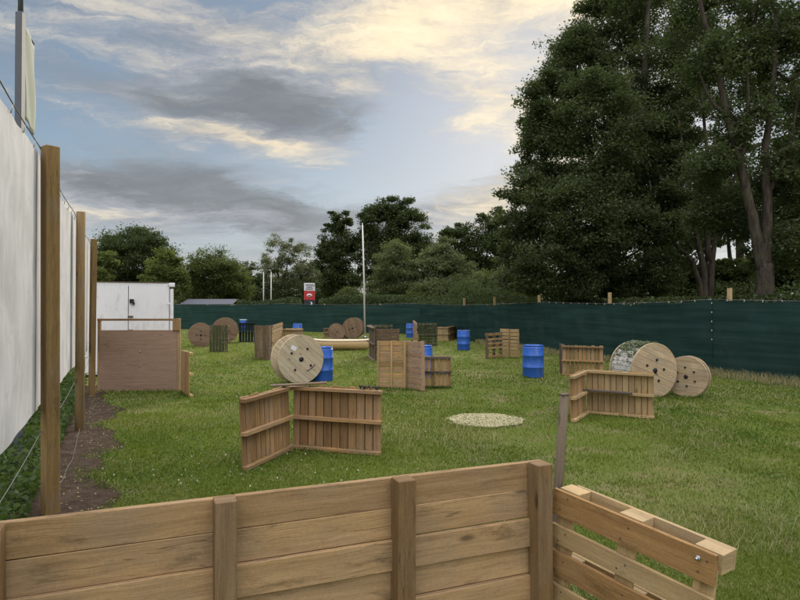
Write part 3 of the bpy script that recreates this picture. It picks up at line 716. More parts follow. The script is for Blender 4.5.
# ------------------------------------------------------------------ white container
XL,XR,YC=-8.86,-6.4,17.0
t0=thing('shipping_container','white steel shipping container with double doors and a black lock box','container',((XL+XR)/2-.27,YC+.45,0),math.radians(22.5))
w=XR-XL; hC=2.72; Ld=6.06
b=MB()
def corr(mb,p0,p1,z0,z1,amp):
    p0=Vector(p0);p1=Vector(p1); dd=(p1-p0); L=dd.length; x=dd.normalized(); nn=Vector((x.y,-x.x,0)); pts=[]
    s=0; k=0
    while s<L-.01:
        for ds,o in ((0,0),(.07,0),(.105,amp),(.175,amp),(.21,0)): pts.append((min(s+ds,L),o))
        s+=.21
    bb=len(mb.v)
    for ss,o in pts: 
        q=p0+x*ss+nn*-o; mb.v += [Vector((q.x,q.y,z0)),Vector((q.x,q.y,z1))]
    for i in range(len(pts)-1): mb.face([bb+2*i,bb+2*i+2,bb+2*i+3,bb+2*i+1],[(0,0)]*4,.5)
corr(b,(w/2-.02,.16,0),(w/2-.02,Ld-.05,0),.15,hC-.1,.035); corr(b,(-w/2+.02,Ld-.05,0),(-w/2+.02,.16,0),.15,hC-.1,.035)
corr(b,(w/2-.1,Ld-.02,0),(-w/2+.1,Ld-.02,0),.15,hC-.1,.035)
b.box((0,Ld/2,hC-.05),(w-.06,Ld-.06,.05)); b.box((0,Ld/2,.12),(w-.06,Ld-.06,.1))
b.build('body',M['container'],t0)
for x in (-w/2+.05,w/2-.05):
    for y in (.05,Ld-.05):
        b=MB(); b.box((x,y,hC/2),(.1,.1,hC-.36)); b.build('corner_post',M['container'],t0,.006)
        for z in (.06,hC-.06):
            c=MB(); c.box((x,y,z),(.17,.17,.118)); c.build('corner_casting',M['container'],t0,.01)
for y in (.05,Ld-.05):
    b=MB(); b.box((0,y+(.012 if y<1 else 0),hC-.06),(w-.3,.09,.10)); b.build('header',M['container'],t0,.005)
b=MB(); b.box((0,.02,hC+.008),(w-.34,.06,.02)); b.build('rusty_lip',M['rust'],t0)
dw=(w-.24)/2
for sgn in (-1,1):
    dm=MB(); dm.box((sgn*(dw/2+.004),.03,hC/2+.010),(dw-.008,.045,hC-.245)); do=dm.build('door',M['container'],t0,.006)
    for z in (.6,2.1):
        h=MB(); h.box((sgn*(dw-.02),.003,z),(.09,.014,.05)); h.build('hinge',M['container'],do,.003)
lb=MB(); lb.box((.09,-.03,2.17),(.12,.06,.12)); lb.box((.14,-.03,2.10),(.06,.05,.07)); lb.build('lock_box',M['black'],t0,.006)
for z in (1.72,1.32):
    lb=MB(); lb.box((.06,-.03,z),(.14,.05,.05)); lb.build('handle_bracket',M['rust'],t0,.004)

# ------------------------------------------------------------------ green mesh fences
def mesh_fence(label, pts, h, post_at, seams, post_h, ties=0, tie_span=None):
    base=Vector((*pts[0],0)); t0=thing('mesh_fence',label,'fence',base,0,None)
    P=[Vector((a,b,0))-base for a,b in pts]
    for si in range(len(P)-1):
        a,c=P[si],P[si+1]; dd=c-a; L=dd.length; x=dd/L; nn=Vector((-x.y,x.x,0)); nx=max(10,int(L/.22)); nz=12; b=MB()
        for ix in range(nx+1):
            q=ix/nx; s=q*L
            top=h-.035*abs(math.sin(s*PI/2.4))-.10*math.sin(PI*q)*(L>6)+.02*math.sin(s*3.1)
            for iz in range(nz+1):
                z=.02+(top-.02)*iz/nz
                o=(.05*math.sin(s*1.7+z*1.1)+.007*math.sin(s*11+.6*z)+.006*math.sin(s*17.3)+.02*math.sin(s*5.3-z*2.7+si)+.012*math.sin(z*6+s*.8))*min(1,s/.8,max(0,L-s)/.8)
                b.v.append(a+x*(s-.03 if ix==0 else s+.03 if ix==nx else s)+nn*(o+(.012 if si%2 else 0))+Vector((0,0,z)))
        for ix in range(nx):
            for iz in range(nz):
                k=ix*(nz+1)+iz; b.face([k,k+nz+1,k+nz+2,k+1],[(0,0)]*4,.5,True)
        b.build('mesh_panel',M['mesh'],t0)
        w=MB(); w.tube([a+x*(L*k/14)+Vector((0,0,h+.015-.10*math.sin(PI*k/14)*(L>6))) for k in range(15)],.008,5); w.build('top_wire',M['wire'],t0)
        if ties and si<ties:
            sp=.55; k=0
            while k*sp<L:
                s=k*sp+.1; q=s/L; tm=MB(); zt=h-.10*math.sin(PI*q)*(L>6); tm.box(a+x*s-nn*.0+Vector((0,0,zt-.0)),(.016,.03,.06)); tm.build('cable_tie',M['tie'],t0); k+=1
    for (X,Y) in post_at:
        q=Vector((X,Y,0))-base; b=MB(); b.box(q+Vector((0,0,post_h/2)),(.10,.10,post_h),Euler((0,0,.35)).to_matrix()); b.build('post',M['pale'],t0,.004)
    for (X,Y) in seams:
        q=Vector((X,Y,0))-base
        for k in range(5):
            tm=MB(); tm.box(q+Vector((-.03,-.05,h-.1-.27*k)),(.016,.02,.045)); tm.build('cable_tie',M['tie'],t0)
    return t0
def line_at(u, off=.22):              # a post stands just outside the fence line
    k=(u-400)/F
    for (x0,y0),(x1,y1) in zip(FENCE_R[:-1],FENCE_R[1:]):
        den=(x1-x0)-k*(y1-y0); s=(k*y0-x0)/den
        if 0<=s<=1: return (x0+(x1-x0)*s+off*.94,y0+(y1-y0)*s+off*.34)
FR=[FENCE_R[0],FENCE_R[2],FENCE_R[3],FENCE_R[4]]
mesh_fence('dark green mesh fence running along the right side of the field',FR,2.215,[line_at(u) for u in (724,605,535,491,461)],[FENCE_R[2]],2.55,ties=2)
mesh_fence('dark green mesh fence closing the far end of the field',[(1.45,44.05),(-9.5,49.2),(-22.5,55.2)],2.27,[(-1.5,45.6),(-6,47.8),(-11.8,50.6),(-17,53)],[],2.25)

# ------------------------------------------------------------------ things beyond the far fence
t0=thing('pylon_sign','tall red, white and black roadside sign beyond the far fence','sign',at(309.5,HOR,90)*1); t0.location.z=0
for nm,mt,z0,z1 in (('base_panel','signdark',0,3.05),('red_panel','signred',3.05,4.42),('white_panel','signwhite',4.42,5.6)):
    b=MB(); b.box((0,0,(z0+z1)/2),(1.62,.3,z1-z0-.03)); b.build(nm,M[mt],t0,.02)
b=MB()
for k in range(3): b.box((.0,-.17,5.3-.3*k),(1.1-.2*(k%2),.03,.12))
b.build('lettering',M['greypole'],t0)
b=MB(); b.lathe([(.001,.02),(.42,.02),(.42,0)],24,(0,-.16,3.75),Matrix(((1,0,0),(0,0,-1),(0,.6,0)))); b.build('emblem',M['signwhite'],t0)
b=MB(); b.lathe([(.001,.03),(.20,.03),(.20,0)],24,(0,-.175,3.75),Matrix(((1,0,0),(0,0,-1),(0,.5,0)))); b.build('emblem_centre',M['signred'],t0)
b=MB(); b.tube([(.35*math.cos(a),-.17,2.5+.33*math.sin(a)) for a in np.linspace(-1.9,1.0,12)],[.03+.09*math.sin(PI*k/11) for k in range(12)],8); b.build('crescent_mark',M['signwhite'],t0)
GL='lamp columns beyond the far fence'
for u,lab,arm in ((263.5,'left of the two pale lamp columns beyond the far fence',-1),(271,'right of the two pale lamp columns beyond the far fence',1)):
    q=at(u,HOR,88); t0=thing('lamp_column',lab,'lamp post',(q.x,q.y,0),0,GL)
    b=MB(); b.tube([(0,0,0),(0,0,7.2)],[.11,.06],10); b.build('column',M['lamp'],t0)
    b=MB(); b.tube([(0,0,7.2),(0,-.5,7.35)],.04,8); b.build('arm',M['lamp'],t0)
    b=MB(); b.box((0,-.75,7.37),(.2,.55,.10)); b.build('lamp_head',M['lamp'],t0,.02)
q=at(207,HOR,66); t0=thing('low_building','low building with a dark grey sheet roof just above the far fence','building',(q.x,q.y,0))
b=MB(); b.box((0,2,1.15),(5.0,3.6,2.3)); b.build('wall',M['wallgrey'],t0)
b=MB(); b.box((0,.9,2.58),(5.7,2.3,.06),Euler((.26,0,0)).to_matrix()); b.box((0,3.1,2.58),(5.7,2.3,.06),Euler((-.26,0,0)).to_matrix()); b.build('roof',M['roofgrey'],t0)
q=at(272,HOR,70); t0=thing('site_hut','small white hut peeping over the far fence near the lamp columns','hut',(q.x,q.y,0))
b=MB(); b.box((0,0,1.2),(1.7,1.5,2.4)); b.build('wall',M['signwhite'],t0); b=MB(); b.box((0,0,2.45),(1.9,1.7,.08)); b.build('roof',M['signwhite'],t0,.01)

# ------------------------------------------------------------------ trees
def limb(mb, pts, r0, r1, seg=8, wob=.025):
    n=len(pts); pts=[Vector(p) for p in pts]; out=[]; rad=[]
    for i in range(n-1):
        for k in range(3):
            q=k/3; p=pts[i].lerp(pts[i+1],q); out.append(p+Vector((random.uniform(-1,1),random.uniform(-1,1),0))*(min(r0*.12,.035) if (i or k) else 0)); rad.append(r0+(r1-r0)*((i+q)/(n-1)))
    out.append(pts[-1]); rad.append(r1); mb.tube(out,rad,seg,.5,True,wob)
def crown_pts(lobes, per, spread, nleaf, shell=.5, flat=.62):
    """lobes: (centre, (rx,ry,rz), n). Each lobe carries boughs near its outside; every bough is a flattened,
    slightly drooping mass of small twigs with the leaves mostly on its upper side."""
    C=[];T=[];cen=[]
    for (c,r,k) in lobes:
        r=np.array(r); kb=max(12,int(k/1.7))
        d=RNG.normal(size=(kb,3)); d/=np.linalg.norm(d,axis=1)[:,None]; rad=(shell+(1-shell)*RNG.random(kb)**.5)*(1+.10*np.clip(RNG.normal(size=kb),-1.6,1.6))
        q=np.array(c)+d*rad[:,None]*r; ok=q[:,2]>.4; q=q[ok]; d=d[ok]; cen.append(q)
        rb=np.maximum(r.mean()*.30,.5)*(.65+.7*RNG.random(len(q))); tb=RNG.random(len(q))
        nt=9                                                  # twigs in a bough
        e=RNG.normal(size=(len(q),nt,3)); e/=np.linalg.norm(e,axis=2)[:,:,None]; e[:,:,2]=e[:,:,2]*.8+.2
        e*=(.35+.65*RNG.random((len(q),nt,1))**.6)*rb[:,None,None]*np.array([1,1,flat])
        e[:,:,2]-=.25*np.hypot(e[:,:,0],e[:,:,1])*RNG.random((len(q),nt))
        tw=q[:,None,:]+e; tt=np.clip(tb[:,None]*.6+.5*RNG.random((len(q),nt))-.05,0,1)
        nl=max(4,int(nleaf*2.0/nt)); tw=tw.reshape(-1,3); tt=tt.reshape(-1)
        sp=np.repeat(rb,nt)*.36
        o=np.clip(RNG.normal(size=(len(tw),nl,3)),-1.7,1.7)*np.array([1,1,flat])*sp[:,None,None]
        C.append((tw[:,None,:]+o).reshape(-1,3)); T.append(np.clip(np.repeat(tt,nl)+RNG.normal(0,.10,len(tw)*nl),0,1))
    return np.concatenate(C),np.concatenate(T),np.concatenate(cen)
def tree(name,label,base,lobes,leaf,mat,spread,nleaf,trunk_r,group,limbs=None,shell=.45,barkm='bark',cat='tree',upb=.5,twigs=14):
    base=Vector((base[0],base[1],0)); t0=thing(name,label,cat,base,0,group)
    L=[((np.array(c)-np.array(base)),r,k) for c,r,k in lobes]
    C,T,cen=crown_pts(L,0,spread,nleaf,shell); T=T[C[:,2]>.1]; C=C[C[:,2]>.1]
    o=leaves('crown',C,leaf*(.6+.7*RNG.random(len(C))),T,M[mat],t0,upb)
    b=MB()
    if limbs is None:
        top=max(L,key=lambda q:q[0][2])[0]; fork=Vector((0,0,max(1.0,min(q[0][2]-q[1][2]*.5 for q in L))))
        limb(b,[(0,0,-.1),(0,0,fork.z*.6),fork],trunk_r,trunk_r*.75,10)
        for c,r,k in L: limb(b,[fork,fork.lerp(Vector(c),.5)+Vector((random.uniform(-.3,.3),random.uniform(-.3,.3),.2)),Vector(c)],trunk_r*.6,trunk_r*.15,7)
    else:
        for pts,r0,r1 in limbs: limb(b,[Vector(p)-base for p in pts],r0,r1,12)
    cl=[Vector(c) for c,_,_ in L]
    for k in range(min(twigs,len(cen))):
        e=Vector(cen[RNG.integers(len(cen))]); s=min(cl,key=lambda c:(c-e).length); limb(b,[s,s.lerp(e,.55)+Vector((0,0,.15)),e],trunk_r*.14,trunk_r*.04,5)
    b.build('trunk',M[barkm],t0); return t0
def lob(u,v,Y,ru,rv,k,dy=None):
    s=Y/F; c=at(u,v,Y); return ((c.x,c.y,c.z),(ru*s,(dy if dy else ru*s*.9),rv*s),k)
TG='trees beyond the far fence'; BG='big trees beyond the right fence'
def ft(label,u,Y,lobes,mat,leaf=.125,spread=.55,nleaf=90,tr=.3,name='broadleaf_tree',**kw):
    q=at(u,HOR,Y); return tree(name,label,(q.x,q.y),[lob(a,b,Y+random.uniform(-1.5,1.5),c,d,k) for a,b,c,d,k in lobes],leaf,M_name(mat),spread,nleaf,tr,TG,barkm='barkdark',**kw)
def M_name(x): return x
ft('large dark dense tree rising behind the white container',133,82,[(133,260,33,33,210),(112,262,18,26,80),(153,266,24,30,120),(135,244,22,18,80),(130,290,38,20,120)],'leaf_dark',leaf=.125)
ft('pale green tree seen between the last fence post and the dark dense tree',103,72,[(104,272,12,22,50),(100,288,14,16,40)],'leaf_yellow')
ft('yellow green tree in front of the right flank of the dark dense tree',165,70,[(163,268,17,22,70),(172,285,16,18,60),(155,288,16,16,50)],'leaf_yellow')
ft('olive dome shaped tree above the dark roofed low building',216,78,[(216,274,27,24,190),(202,284,18,22,110),(232,285,17,22,110),(217,294,33,14,110)],'leaf_mid',leaf=.115)
ft('narrow dark tree between the dome shaped tree and the lamp columns',249,96,[(249,278,11,22,40),(253,290,12,16,40)],'leaf_dark')
ft('dark round tree behind the dome shaped tree and the yellow green tree',193,112,[(188,285,18,20,70),(202,288,16,16,50),(240,286,14,20,50)],'leaf_dark')
ft('dark tree behind the airy poplar and the lamp columns',285,122,[(268,288,16,16,50),(290,288,18,18,60),(318,284,14,20,50)],'leaf_dark')
ft('airy pale poplar behind the two lamp columns',280,100,[(278,260,16,24,60),(284,278,19,24,70),(266,278,12,22,40),(290,250,9,14,22)],'leaf_airy',spread=.65,nleaf=64)
ft('airy pale tree behind the red and white pylon sign',303,104,[(301,262,12,24,50),(308,280,13,22,56),(299,285,15,16,54)],'leaf_airy',spread=.65,nleaf=64)
ft('dark ragged tree left of the tall flagpole',333,78,[(335,250,20,32,90),(331,270,14,30,60),(346,268,18,34,80),(333,225,8,14,22),(345,222,9,12,22),(327,250,9,12,20),(337,292,17,14,60)],'leaf_dark')
ft('tall round topped dark tree behind the flagpole',385,76,[(385,228,26,26,120),(408,232,22,24,90),(372,220,12,20,50),(395,210,20,13,60),(418,250,16,18,50),(370,255,20,26,70),(395,262,30,28,90)],'leaf_dark')
ft('olive willow right of the flagpole in front of the round topped tree',398,62,[(395,268,18,27,150),(384,285,15,18,90),(410,281,18,21,110),(396,292,24,12,90)],'leaf_olive',leaf=.085,spread=.40,nleaf=100,upb=.2,name='willow_tree')
ft('taller olive willow left of the dark trees',440,61,[(440,260,16,26,140),(428,278,18,22,120),(453,277,18,23,120),(440,292,28,12,120)],'leaf_olive',leaf=.085,spread=.40,nleaf=100,upb=.2,name='willow_tree')
ft('dark tree standing behind the taller willow beside the big right hand trees',475,66,[(462,245,18,22,70),(478,258,26,30,110),(492,230,16,24,70),(448,236,8,8,14),(500,262,18,36,90),(475,285,28,20,80)],'leaf_dark')
for i,(u,v,Y,ru,rv,mt,lab) in enumerate(((478,288,46,11,15,'leaf_olive','small pale olive shrub just over the fence corner'),(498,285,42,13,17,'leaf_mid','mid green bush over the fence between the pale shrub and the big trees'),
    (522,288,40,16,16,'leaf_dark','dark bush below the left edge of the big trees'),(588,288,37,42,18,'leaf_dark','broad dark bush filling the shade under the huge dense tree'),(420,296,58,14,9,'leaf_mid','low green bush between the two willows'),(463,294,56,11,10,'leaf_mid','low bush right of the taller willow'),
    (349,296,64,12,9,'leaf_mid','low bush at the foot of the dark ragged tree'),(318,298,100,10,8,'leaf_dark','low dark bush right of the pylon sign'),(262,298,110,18,8,'leaf_dark','low dark hedge bush below the airy poplar'),(290,298,112,12,8,'leaf_dark','low dark bush left of the pylon sign'))):
    q=at(u,HOR,Y); tree('shrub',lab,(q.x,q.y),[lob(u,v,Y,ru,rv,60),lob(u-4,v+5,Y-.4,ru,rv*.7,40)],.08,mt,.3,60,.08,'shrubs over the fence',barkm='barkdark',cat='shrub')
# the near big trees
Y=31; q=at(600,HOR,Y)
L=[lob(528,215,30,26,40,100),lob(548,165,31,32,45,130),lob(552,105,31,30,40,110),lob(580,65,32,34,45,120),lob(612,30,33,40,45,120),lob(640,-20,33,50,50,120),
   lob(600,130,29,42,60,170),lob(585,215,28.5,50,50,190),lob(560,268,29,46,36,160),lob(620,262,30,48,40,150),lob(645,170,31,40,60,140),lob(650,90,32,42,60,130),lob(520,262,30,20,30,70),lob(640,285,30,34,18,70)]
fk=at(612,235,Y); 
tree('broadleaf_tree','huge dense dark tree filling the sky left of the bare trunks',(q.x+.6,q.y),L,.068,'leaf_big',.42,170,.5,BG,
     limbs=[([(q.x+.6,Y,-.1),tuple(at(610,270,Y)),tuple(fk)],.5,.38),([tuple(fk),tuple(at(590,150,Y)),tuple(at(580,60,Y))],.3,.08),([tuple(fk),tuple(at(640,140,Y)),tuple(at(650,0,Y))],.32,.1),([tuple(fk),tuple(at(560,190,Y)),tuple(at(535,140,Y))],.2,.06),([tuple(fk),tuple(at(645,210,Y)),tuple(at(655,170,Y))],.16,.05)],shell=.3,twigs=40,barkm='barkdark')
# middle multi stemmed tree
Y=29; q=at(703,HOR,Y); b0=(q.x,Y,-.1)
L=[lob(690,190,29,32,26,46),lob(665,140,30,26,34,44),lob(700,110,30,30,44,54),lob(735,150,30,28,36,44),lob(690,40,31,40,50,66),lob(660,225,28.5,22,20,34),lob(725,205,29,22,18,24),lob(745,75,31,28,44,46),lob(680,215,30,30,26,40),lob(715,180,30,30,26,36)]
tree('broadleaf_tree','dark multi stemmed tree with low forked limbs, left of the thick pale trunk',(q.x,Y),L,.066,'leaf_big',.40,140,.3,BG,
     limbs=[([b0,tuple(at(700,285,Y)),tuple(at(693,262,Y)),tuple(at(672,240,Y)),tuple(at(655,215,Y)),tuple(at(650,180,Y))],.16,.04),([(q.x+.12,Y,-.1),tuple(at(704,270,Y)),tuple(at(697,235,Y)),tuple(at(690,190,Y)),tuple(at(680,120,Y))],.19,.05),
            ([(q.x+.35,Y+.1,-.1),tuple(at(711,270,Y)),tuple(at(716,238,Y)),tuple(at(730,200,Y)),tuple(at(742,150,Y))],.18,.04),([tuple(at(709,262,Y)),tuple(at(706,220,Y)),tuple(at(708,150,Y)),tuple(at(700,60,Y))],.16,.04),([tuple(at(716,238,Y)),tuple(at(738,222,Y)),tuple(at(752,205,Y))],.09,.03)],shell=.25,barkm='barkdark',twigs=40)
# thick leaning trunk at right
Y=20.5; q=at(766,HOR,Y)
L=[lob(720,60,21,34,44,40),lob(755,30,21,40,44,46),lob(790,80,21,32,50,44),lob(745,125,20.5,30,26,26),lob(790,160,20.5,24,30,28),lob(705,10,21.5,34,36,36),lob(810,10,21,40,50,44),lob(815,210,20.5,20,28,20),lob(835,120,21,36,60,40),lob(720,165,20.5,14,14,9),lob(735,205,21.5,22,18,20),lob(800,235,20.5,26,22,30),lob(708,215,22,18,16,14),lob(770,185,22,20,18,16),lob(742,228,22.5,22,16,22),lob(790,258,22,20,16,22),lob(700,170,22,20,20,16)]
tree('broadleaf_tree','tall open crowned tree with a thick pale forked trunk at the right edge',(q.x,Y),L,.058,'leaf_big',.34,130,.5,BG,
     limbs=[([(q.x,Y,-.1),(q.x,Y,.6),tuple(at(765,288,Y)),tuple(at(765,264,Y))],.31,.26),([tuple(at(765,266,Y)),tuple(at(764,240,Y))],.25,.04),([tuple(at(764.5,275,Y)),tuple(at(758,238,Y)),tuple(at(750,205,Y)),tuple(at(741,165,Y)),tuple(at(730,120,Y)),tuple(at(716,60,Y)),tuple(at(700,-10,Y))],.21,.06),
            ([tuple(at(765.5,275,Y)),tuple(at(767,232,Y)),tuple(at(768,195,Y)),tuple(at(766,150,Y)),tuple(at(775,90,Y)),tuple(at(778,10,Y))],.20,.06),([tuple(at(768,195,Y)),tuple(at(782,165,Y)),tuple(at(792,140,Y)),tuple(at(806,60,Y))],.10,.03),
            ([tuple(at(741,165,Y)),tuple(at(750,120,Y)),tuple(at(748,40,Y))],.09,.03),([tuple(at(730,120,Y)),tuple(at(712,100,Y)),tuple(at(700,70,Y))],.08,.03)],shell=.25,twigs=46)
# trees further back that close the view
for lab,u,Y,lobs,mt in (('dark leafy tree behind the thick trunk at the far right',800,34,[(800,200,34,60,110),(830,120,50,60,110),(790,262,34,36,90),(775,275,20,26,50)],'leaf_dark'),
    ('green bushy tree low between the multi stemmed tree and the thick trunk',735,40,[(735,280,26,22,100),(755,272,18,26,80),(712,284,20,18,70),(728,200,34,34,60),(700,235,24,24,50)],'leaf_mid'),
    ('dark tree behind the huge dense tree and the multi stemmed tree',665,42,[(665,265,30,34,100),(685,280,22,22,70),(650,180,30,50,80),(680,130,28,40,34)],'leaf_dark'),
    ('tall dark tree high behind the open crowned tree',740,44,[(720,50,40,50,34),(770,40,50,60,40),(815,130,30,50,40)],'leaf_dark')):
    q=at(u,HOR,Y); tree('broadleaf_tree',lab,(q.x,q.y),[lob(a,b,Y+random.uniform(-1,1),c,d,k) for a,b,c,d,k in lobs],.10,mt,.48,100,.3,BG,barkm='barkdark',shell=.3)
n=60000; q=RNG.random(n); P0=np.array(FENCE_R); seg=np.array([0,*np.cumsum(np.hypot(*np.diff(P0,axis=0).T))]); d=q*seg[-1]
X=np.interp(d,seg,P0[:,0]); Y=np.interp(d,seg,P0[:,1]); o=1.3+5*RNG.random(n)+10.5*np.clip((31-Y)/3,0,1); X=X+o*.94; Y=Y+o*.34
hh=(2.5+1.3*vnoise(X,Y,.5,60))*(1+.004*Y)*RNG.random(n)**.55; lo=(RNG.random(n)<.45)&(Y<33); X=np.where(lo,np.interp(d,seg,P0[:,0])+.9+2.2*RNG.random(n),X); hh=np.where(lo,2.40*RNG.random(n)**.3,hh)
C1=np.stack([X,Y,hh],1); n=60000; X=-26+32*RNG.random(n); Y=57.5-(X+22.5)*.47+1.2+5*RNG.random(n); hh=(2.2+.9*vnoise(X,Y,.4,61))*RNG.random(n)**.55
ok=(np.abs(X/Y*600+400-207)>30)&(np.abs(X/Y*600+400-310)>9); C2=np.stack([X,Y,hh],1)[ok]
n=70000; Y=98+14*RNG.random(n); X=(RNG.random(n)*480-340)/F*Y; hh=(6.0+3.2*vnoise(X,Y,.12,63))*RNG.random(n)**.6; C3=np.stack([X,Y,hh],1)
C=np.concatenate([C1,C2,C3]); g=leaves('undergrowth',C,np.where(np.arange(len(C))<len(C1),.07,np.where(np.arange(len(C))<len(C1)+len(C2),.10,.15))*(.6+.7*RNG.random(len(C))),np.clip(vnoise(C[:,0],C[:,1]+C[:,2],.9,62)*.9+.2*RNG.random(len(C))-.1,0,1),M['leaf_dark'],None,.5)
tag(g,'dark tangled undergrowth closing the view just beyond the green fences','undergrowth',kind='stuff')
random.seed(99)
# ------------------------------------------------------------------ grass at the feet of things
tufts('barricade_tufts',[(gp(243,470),gp(291,447.5)),(gp(291,447.5),gp(380,455)),(gp(570,422),gp(585,412.5)),(gp(585,412.5),gp(652.5,418.5)),(gp(562,375),gp(603,377)),(gp(98,392.5),gp(179,392)),(gp(181.5,393),gp(189.5,397.5)),
   (gp(377,388.5),gp(421,391)),(gp(423,388.5),gp(451,388.5)),(gp(640,398.5),gp(703,398.5)),(gp(523,377.6),gp(543,377.6)),(gp(488,359.3),gp(519,358.3)),(gp(254,360.3),gp(282,358))],260,'uncut grass tufts at the feet of the barricades, drums and barrels')

# ------------------------------------------------------------------ camera
cam=bpy.data.cameras.new('camera'); co=bpy.data.objects.new('camera',cam); COL.objects.link(co)
cam.sensor_width=36; cam.lens=36*F/800; cam.clip_end=3000; cam.clip_start=.05
co.location=(0,0,CAMZ); co.rotation_euler=(PI/2+math.atan(7/F),0,0); scene.camera=co

# ------------------------------------------------------------------ sky and sun
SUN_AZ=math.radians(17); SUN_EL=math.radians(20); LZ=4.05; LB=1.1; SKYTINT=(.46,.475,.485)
wd=bpy.data.worlds.new('World'); scene.world=wd; wd.use_nodes=True; t=NT(wd.node_tree); t.n.clear()
out=t.node('ShaderNodeOutputWorld')
sky=t.node('ShaderNodeTexSky',sky_type='NISHITA',sun_disc=False,sun_elevation=SUN_EL,sun_rotation=SUN_AZ,altitude=50,air_density=1.0,dust_density=.4,ozone_density=1.0).outputs[0]
dirv=t.node('ShaderNodeTexCoord').outputs['Generated']; sx=t.node('ShaderNodeSeparateXYZ',{0:dirv}); X_,Y_,Z_=sx.outputs
az=t.math('ARCTAN2',X_,Y_); el=t.math('ARCSINE',Z_)
hz=t.math('ADD',t.math('MAXIMUM',Z_,0.0),.16)
pl=t.node('ShaderNodeCombineXYZ',{0:t.math('DIVIDE',X_,hz),1:t.math('DIVIDE',Y_,hz),2:0.0}).outputs[0]
warp=t.noise(pl,1.1,4,.6,out='Color'); wv=t.vmath('SUBTRACT',warp,(.5,.5,.5))
plw=t.vmath('ADD',t.vmath('MULTIPLY',pl,(.8,1.15,1)),t.vmath('MULTIPLY',wv,(.5,.5,0)))
n1=t.noise(plw,.85,9,.60,.25); n2=t.noise(t.vmath('ADD',plw,(7.3,2.1,0)),1.9,8,.62,.4)
ae=t.node('ShaderNodeCombineXYZ',{0:az,1:el,2:0.0}).outputs[0]
fwarp=t.vmath('SUBTRACT',t.noise(plw,2.4,6,.65,out='Color'),(.5,.5,.5))
aew=t.vmath('ADD',ae,t.vmath('MULTIPLY',fwarp,(.22,.10,0)))
def pix(u,v): a=math.atan((u-400)/F); return a, math.atan((HOR-v)/F*math.cos(a))
def blobs(start, lst):
    acc=start
    for (u,v,su,sv,w,tilt) in lst:
        a,e=pix(u,v)
        mp=t.node('ShaderNodeMapping',{'Vector':aew,'Location':(a,e,0),'Rotation':(0,0,math.radians(tilt)),'Scale':(su/F*1.9,sv/F*1.9,1)},vector_type='TEXTURE').outputs[0]
        g=t.node('ShaderNodeTexGradient',{0:mp},gradient_type='QUADRATIC_SPHERE').outputs['Fac']
        acc=t.math('MULTIPLY_ADD',g,w,acc)
    return acc
rot=t.node('ShaderNodeMapping',{'Vector':aew,'Rotation':(0,0,math.radians(9)),'Scale':(3.2,15,1)}).outputs[0]
st1=t.noise(rot,1.6,8,.66,.5); st2=t.noise(t.vmath('ADD',rot,(3.3,8.1,0)),4.2,6,.65,.3)
dens=blobs(t.math('ADD',t.math('ADD',t.math('MULTIPLY',n1,.45),t.math('MULTIPLY',n2,.22)),t.math('MULTIPLY_ADD',st1,.42,t.math('MULTIPLY_ADD',st2,.30,-.165))),[
  (285,100,75,26,.34,-12),(160,92,110,26,.24,-8),(170,178,110,24,.22,-8),(250,200,130,26,.13,-4),(200,30,150,34,.24,-6),(380,30,70,40,.30,10),
  (260,142,110,22,.24,-8),(480,90,70,34,.16,15),(520,0,120,22,.26,0),(465,207,60,16,.34,4),(330,240,180,34,.08,0),(130,215,150,30,.16,0),
  (400,120,60,40,-.22,20),(345,188,90,15,-.20,-4),(70,150,90,18,-.16,-10),(90,55,70,18,-.14,-14),(450,165,80,26,-.18,5),(540,60,60,24,-.08,0),(545,170,80,90,.22,0),(110,45,220,70,.10,-8),(95,190,130,14,.22,-6),(250,222,160,14,.20,-3)])
lit=blobs(t.math('ADD',t.math('MULTIPLY_ADD',n2,.9,-.50),t.math('MULTIPLY_ADD',st1,.75,t.math('MULTIPLY_ADD',st2,.35,0.0))),[
  (285,103,80,24,-.55,-12),(160,95,110,24,-.34,-8),(170,180,110,26,-.45,-8),(260,205,140,26,-.38,-4),(330,245,190,36,-.15,0),
  (260,143,120,18,.48,-8),(400,28,90,40,.55,12),(495,90,80,50,.55,15),(540,0,140,40,.40,0),(210,12,110,22,.10,-6),(490,205,60,20,.35,4),(330,232,120,16,.20,0),(120,215,90,12,.16,0),(560,170,90,120,.22,0),(120,60,120,16,.15,-12)])
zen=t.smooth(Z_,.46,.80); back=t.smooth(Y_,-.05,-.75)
cov=t.math('MAXIMUM',t.smooth(dens,.43,.80),t.math('MULTIPLY',t.math('MAXIMUM',zen,back),.92)); lf=t.math('ADD',t.smooth(lit,.10,1.08),t.math('MULTIPLY',t.math("MAXIMUM",back,zen),.12),clamp=True)
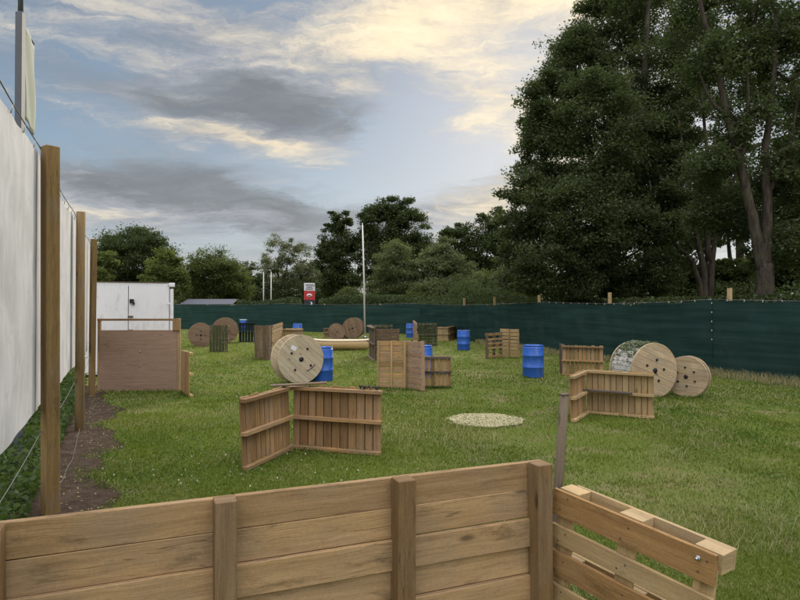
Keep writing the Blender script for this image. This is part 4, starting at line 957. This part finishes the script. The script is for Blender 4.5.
# cloud layer brightened overhead and behind the camera: added fill light, out of view
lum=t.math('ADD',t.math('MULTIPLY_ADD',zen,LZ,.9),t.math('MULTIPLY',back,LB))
cl=t.ramp(lf,[(0,(1.15,1.21,1.31)),(.35,(1.9,1.95,2.12)),(.62,(3.05,2.80,2.48)),(1,(5.1,4.25,3.0))])
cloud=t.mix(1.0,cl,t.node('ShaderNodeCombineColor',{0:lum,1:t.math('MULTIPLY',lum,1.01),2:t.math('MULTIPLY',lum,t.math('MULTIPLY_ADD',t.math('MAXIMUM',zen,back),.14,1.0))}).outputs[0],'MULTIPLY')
sk=t.mix(1.0,sky,SKYTINT,'MULTIPLY'); sk=t.vmath('DIVIDE',sk,t.vmath('ADD',t.vmath('MULTIPLY',sk,(.17,.165,.15)),(.85,.85,.86)))
hazel=t.smooth(el,.20,-.02)
sk2=t.mix(t.math('MULTIPLY',hazel,.4),sk,(2.3,2.55,2.95))
var=t.math('MULTIPLY_ADD',st2,.45,t.math('MULTIPLY_ADD',n2,.6,.475)); cloud=t.mix(1.0,cloud,t.node('ShaderNodeCombineColor',{0:var,1:var,2:var}).outputs[0],'MULTIPLY')
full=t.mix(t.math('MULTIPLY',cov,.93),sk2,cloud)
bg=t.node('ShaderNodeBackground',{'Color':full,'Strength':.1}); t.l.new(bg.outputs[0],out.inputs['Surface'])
sun=bpy.data.lights.new('sun','SUN'); sun.energy=1.2; sun.angle=math.radians(14); sun.color=(1,.87,.70)
so=bpy.data.objects.new('sun',sun); COL.objects.link(so)
sd=Vector((math.sin(SUN_AZ)*math.cos(SUN_EL),math.cos(SUN_AZ)*math.cos(SUN_EL),math.sin(SUN_EL))); so.rotation_euler=sd.to_track_quat('Z','Y').to_euler(); so.location=(0,0,30)
vs=scene.view_settings; vs.view_transform='Standard'; vs.look='None'; vs.exposure=1.22; vs.gamma=1; vs.use_curve_mapping=False
scene.cycles.max_bounces=6; scene.cycles.diffuse_bounces=3; scene.cycles.transmission_bounces=4; scene.cycles.use_denoising=True
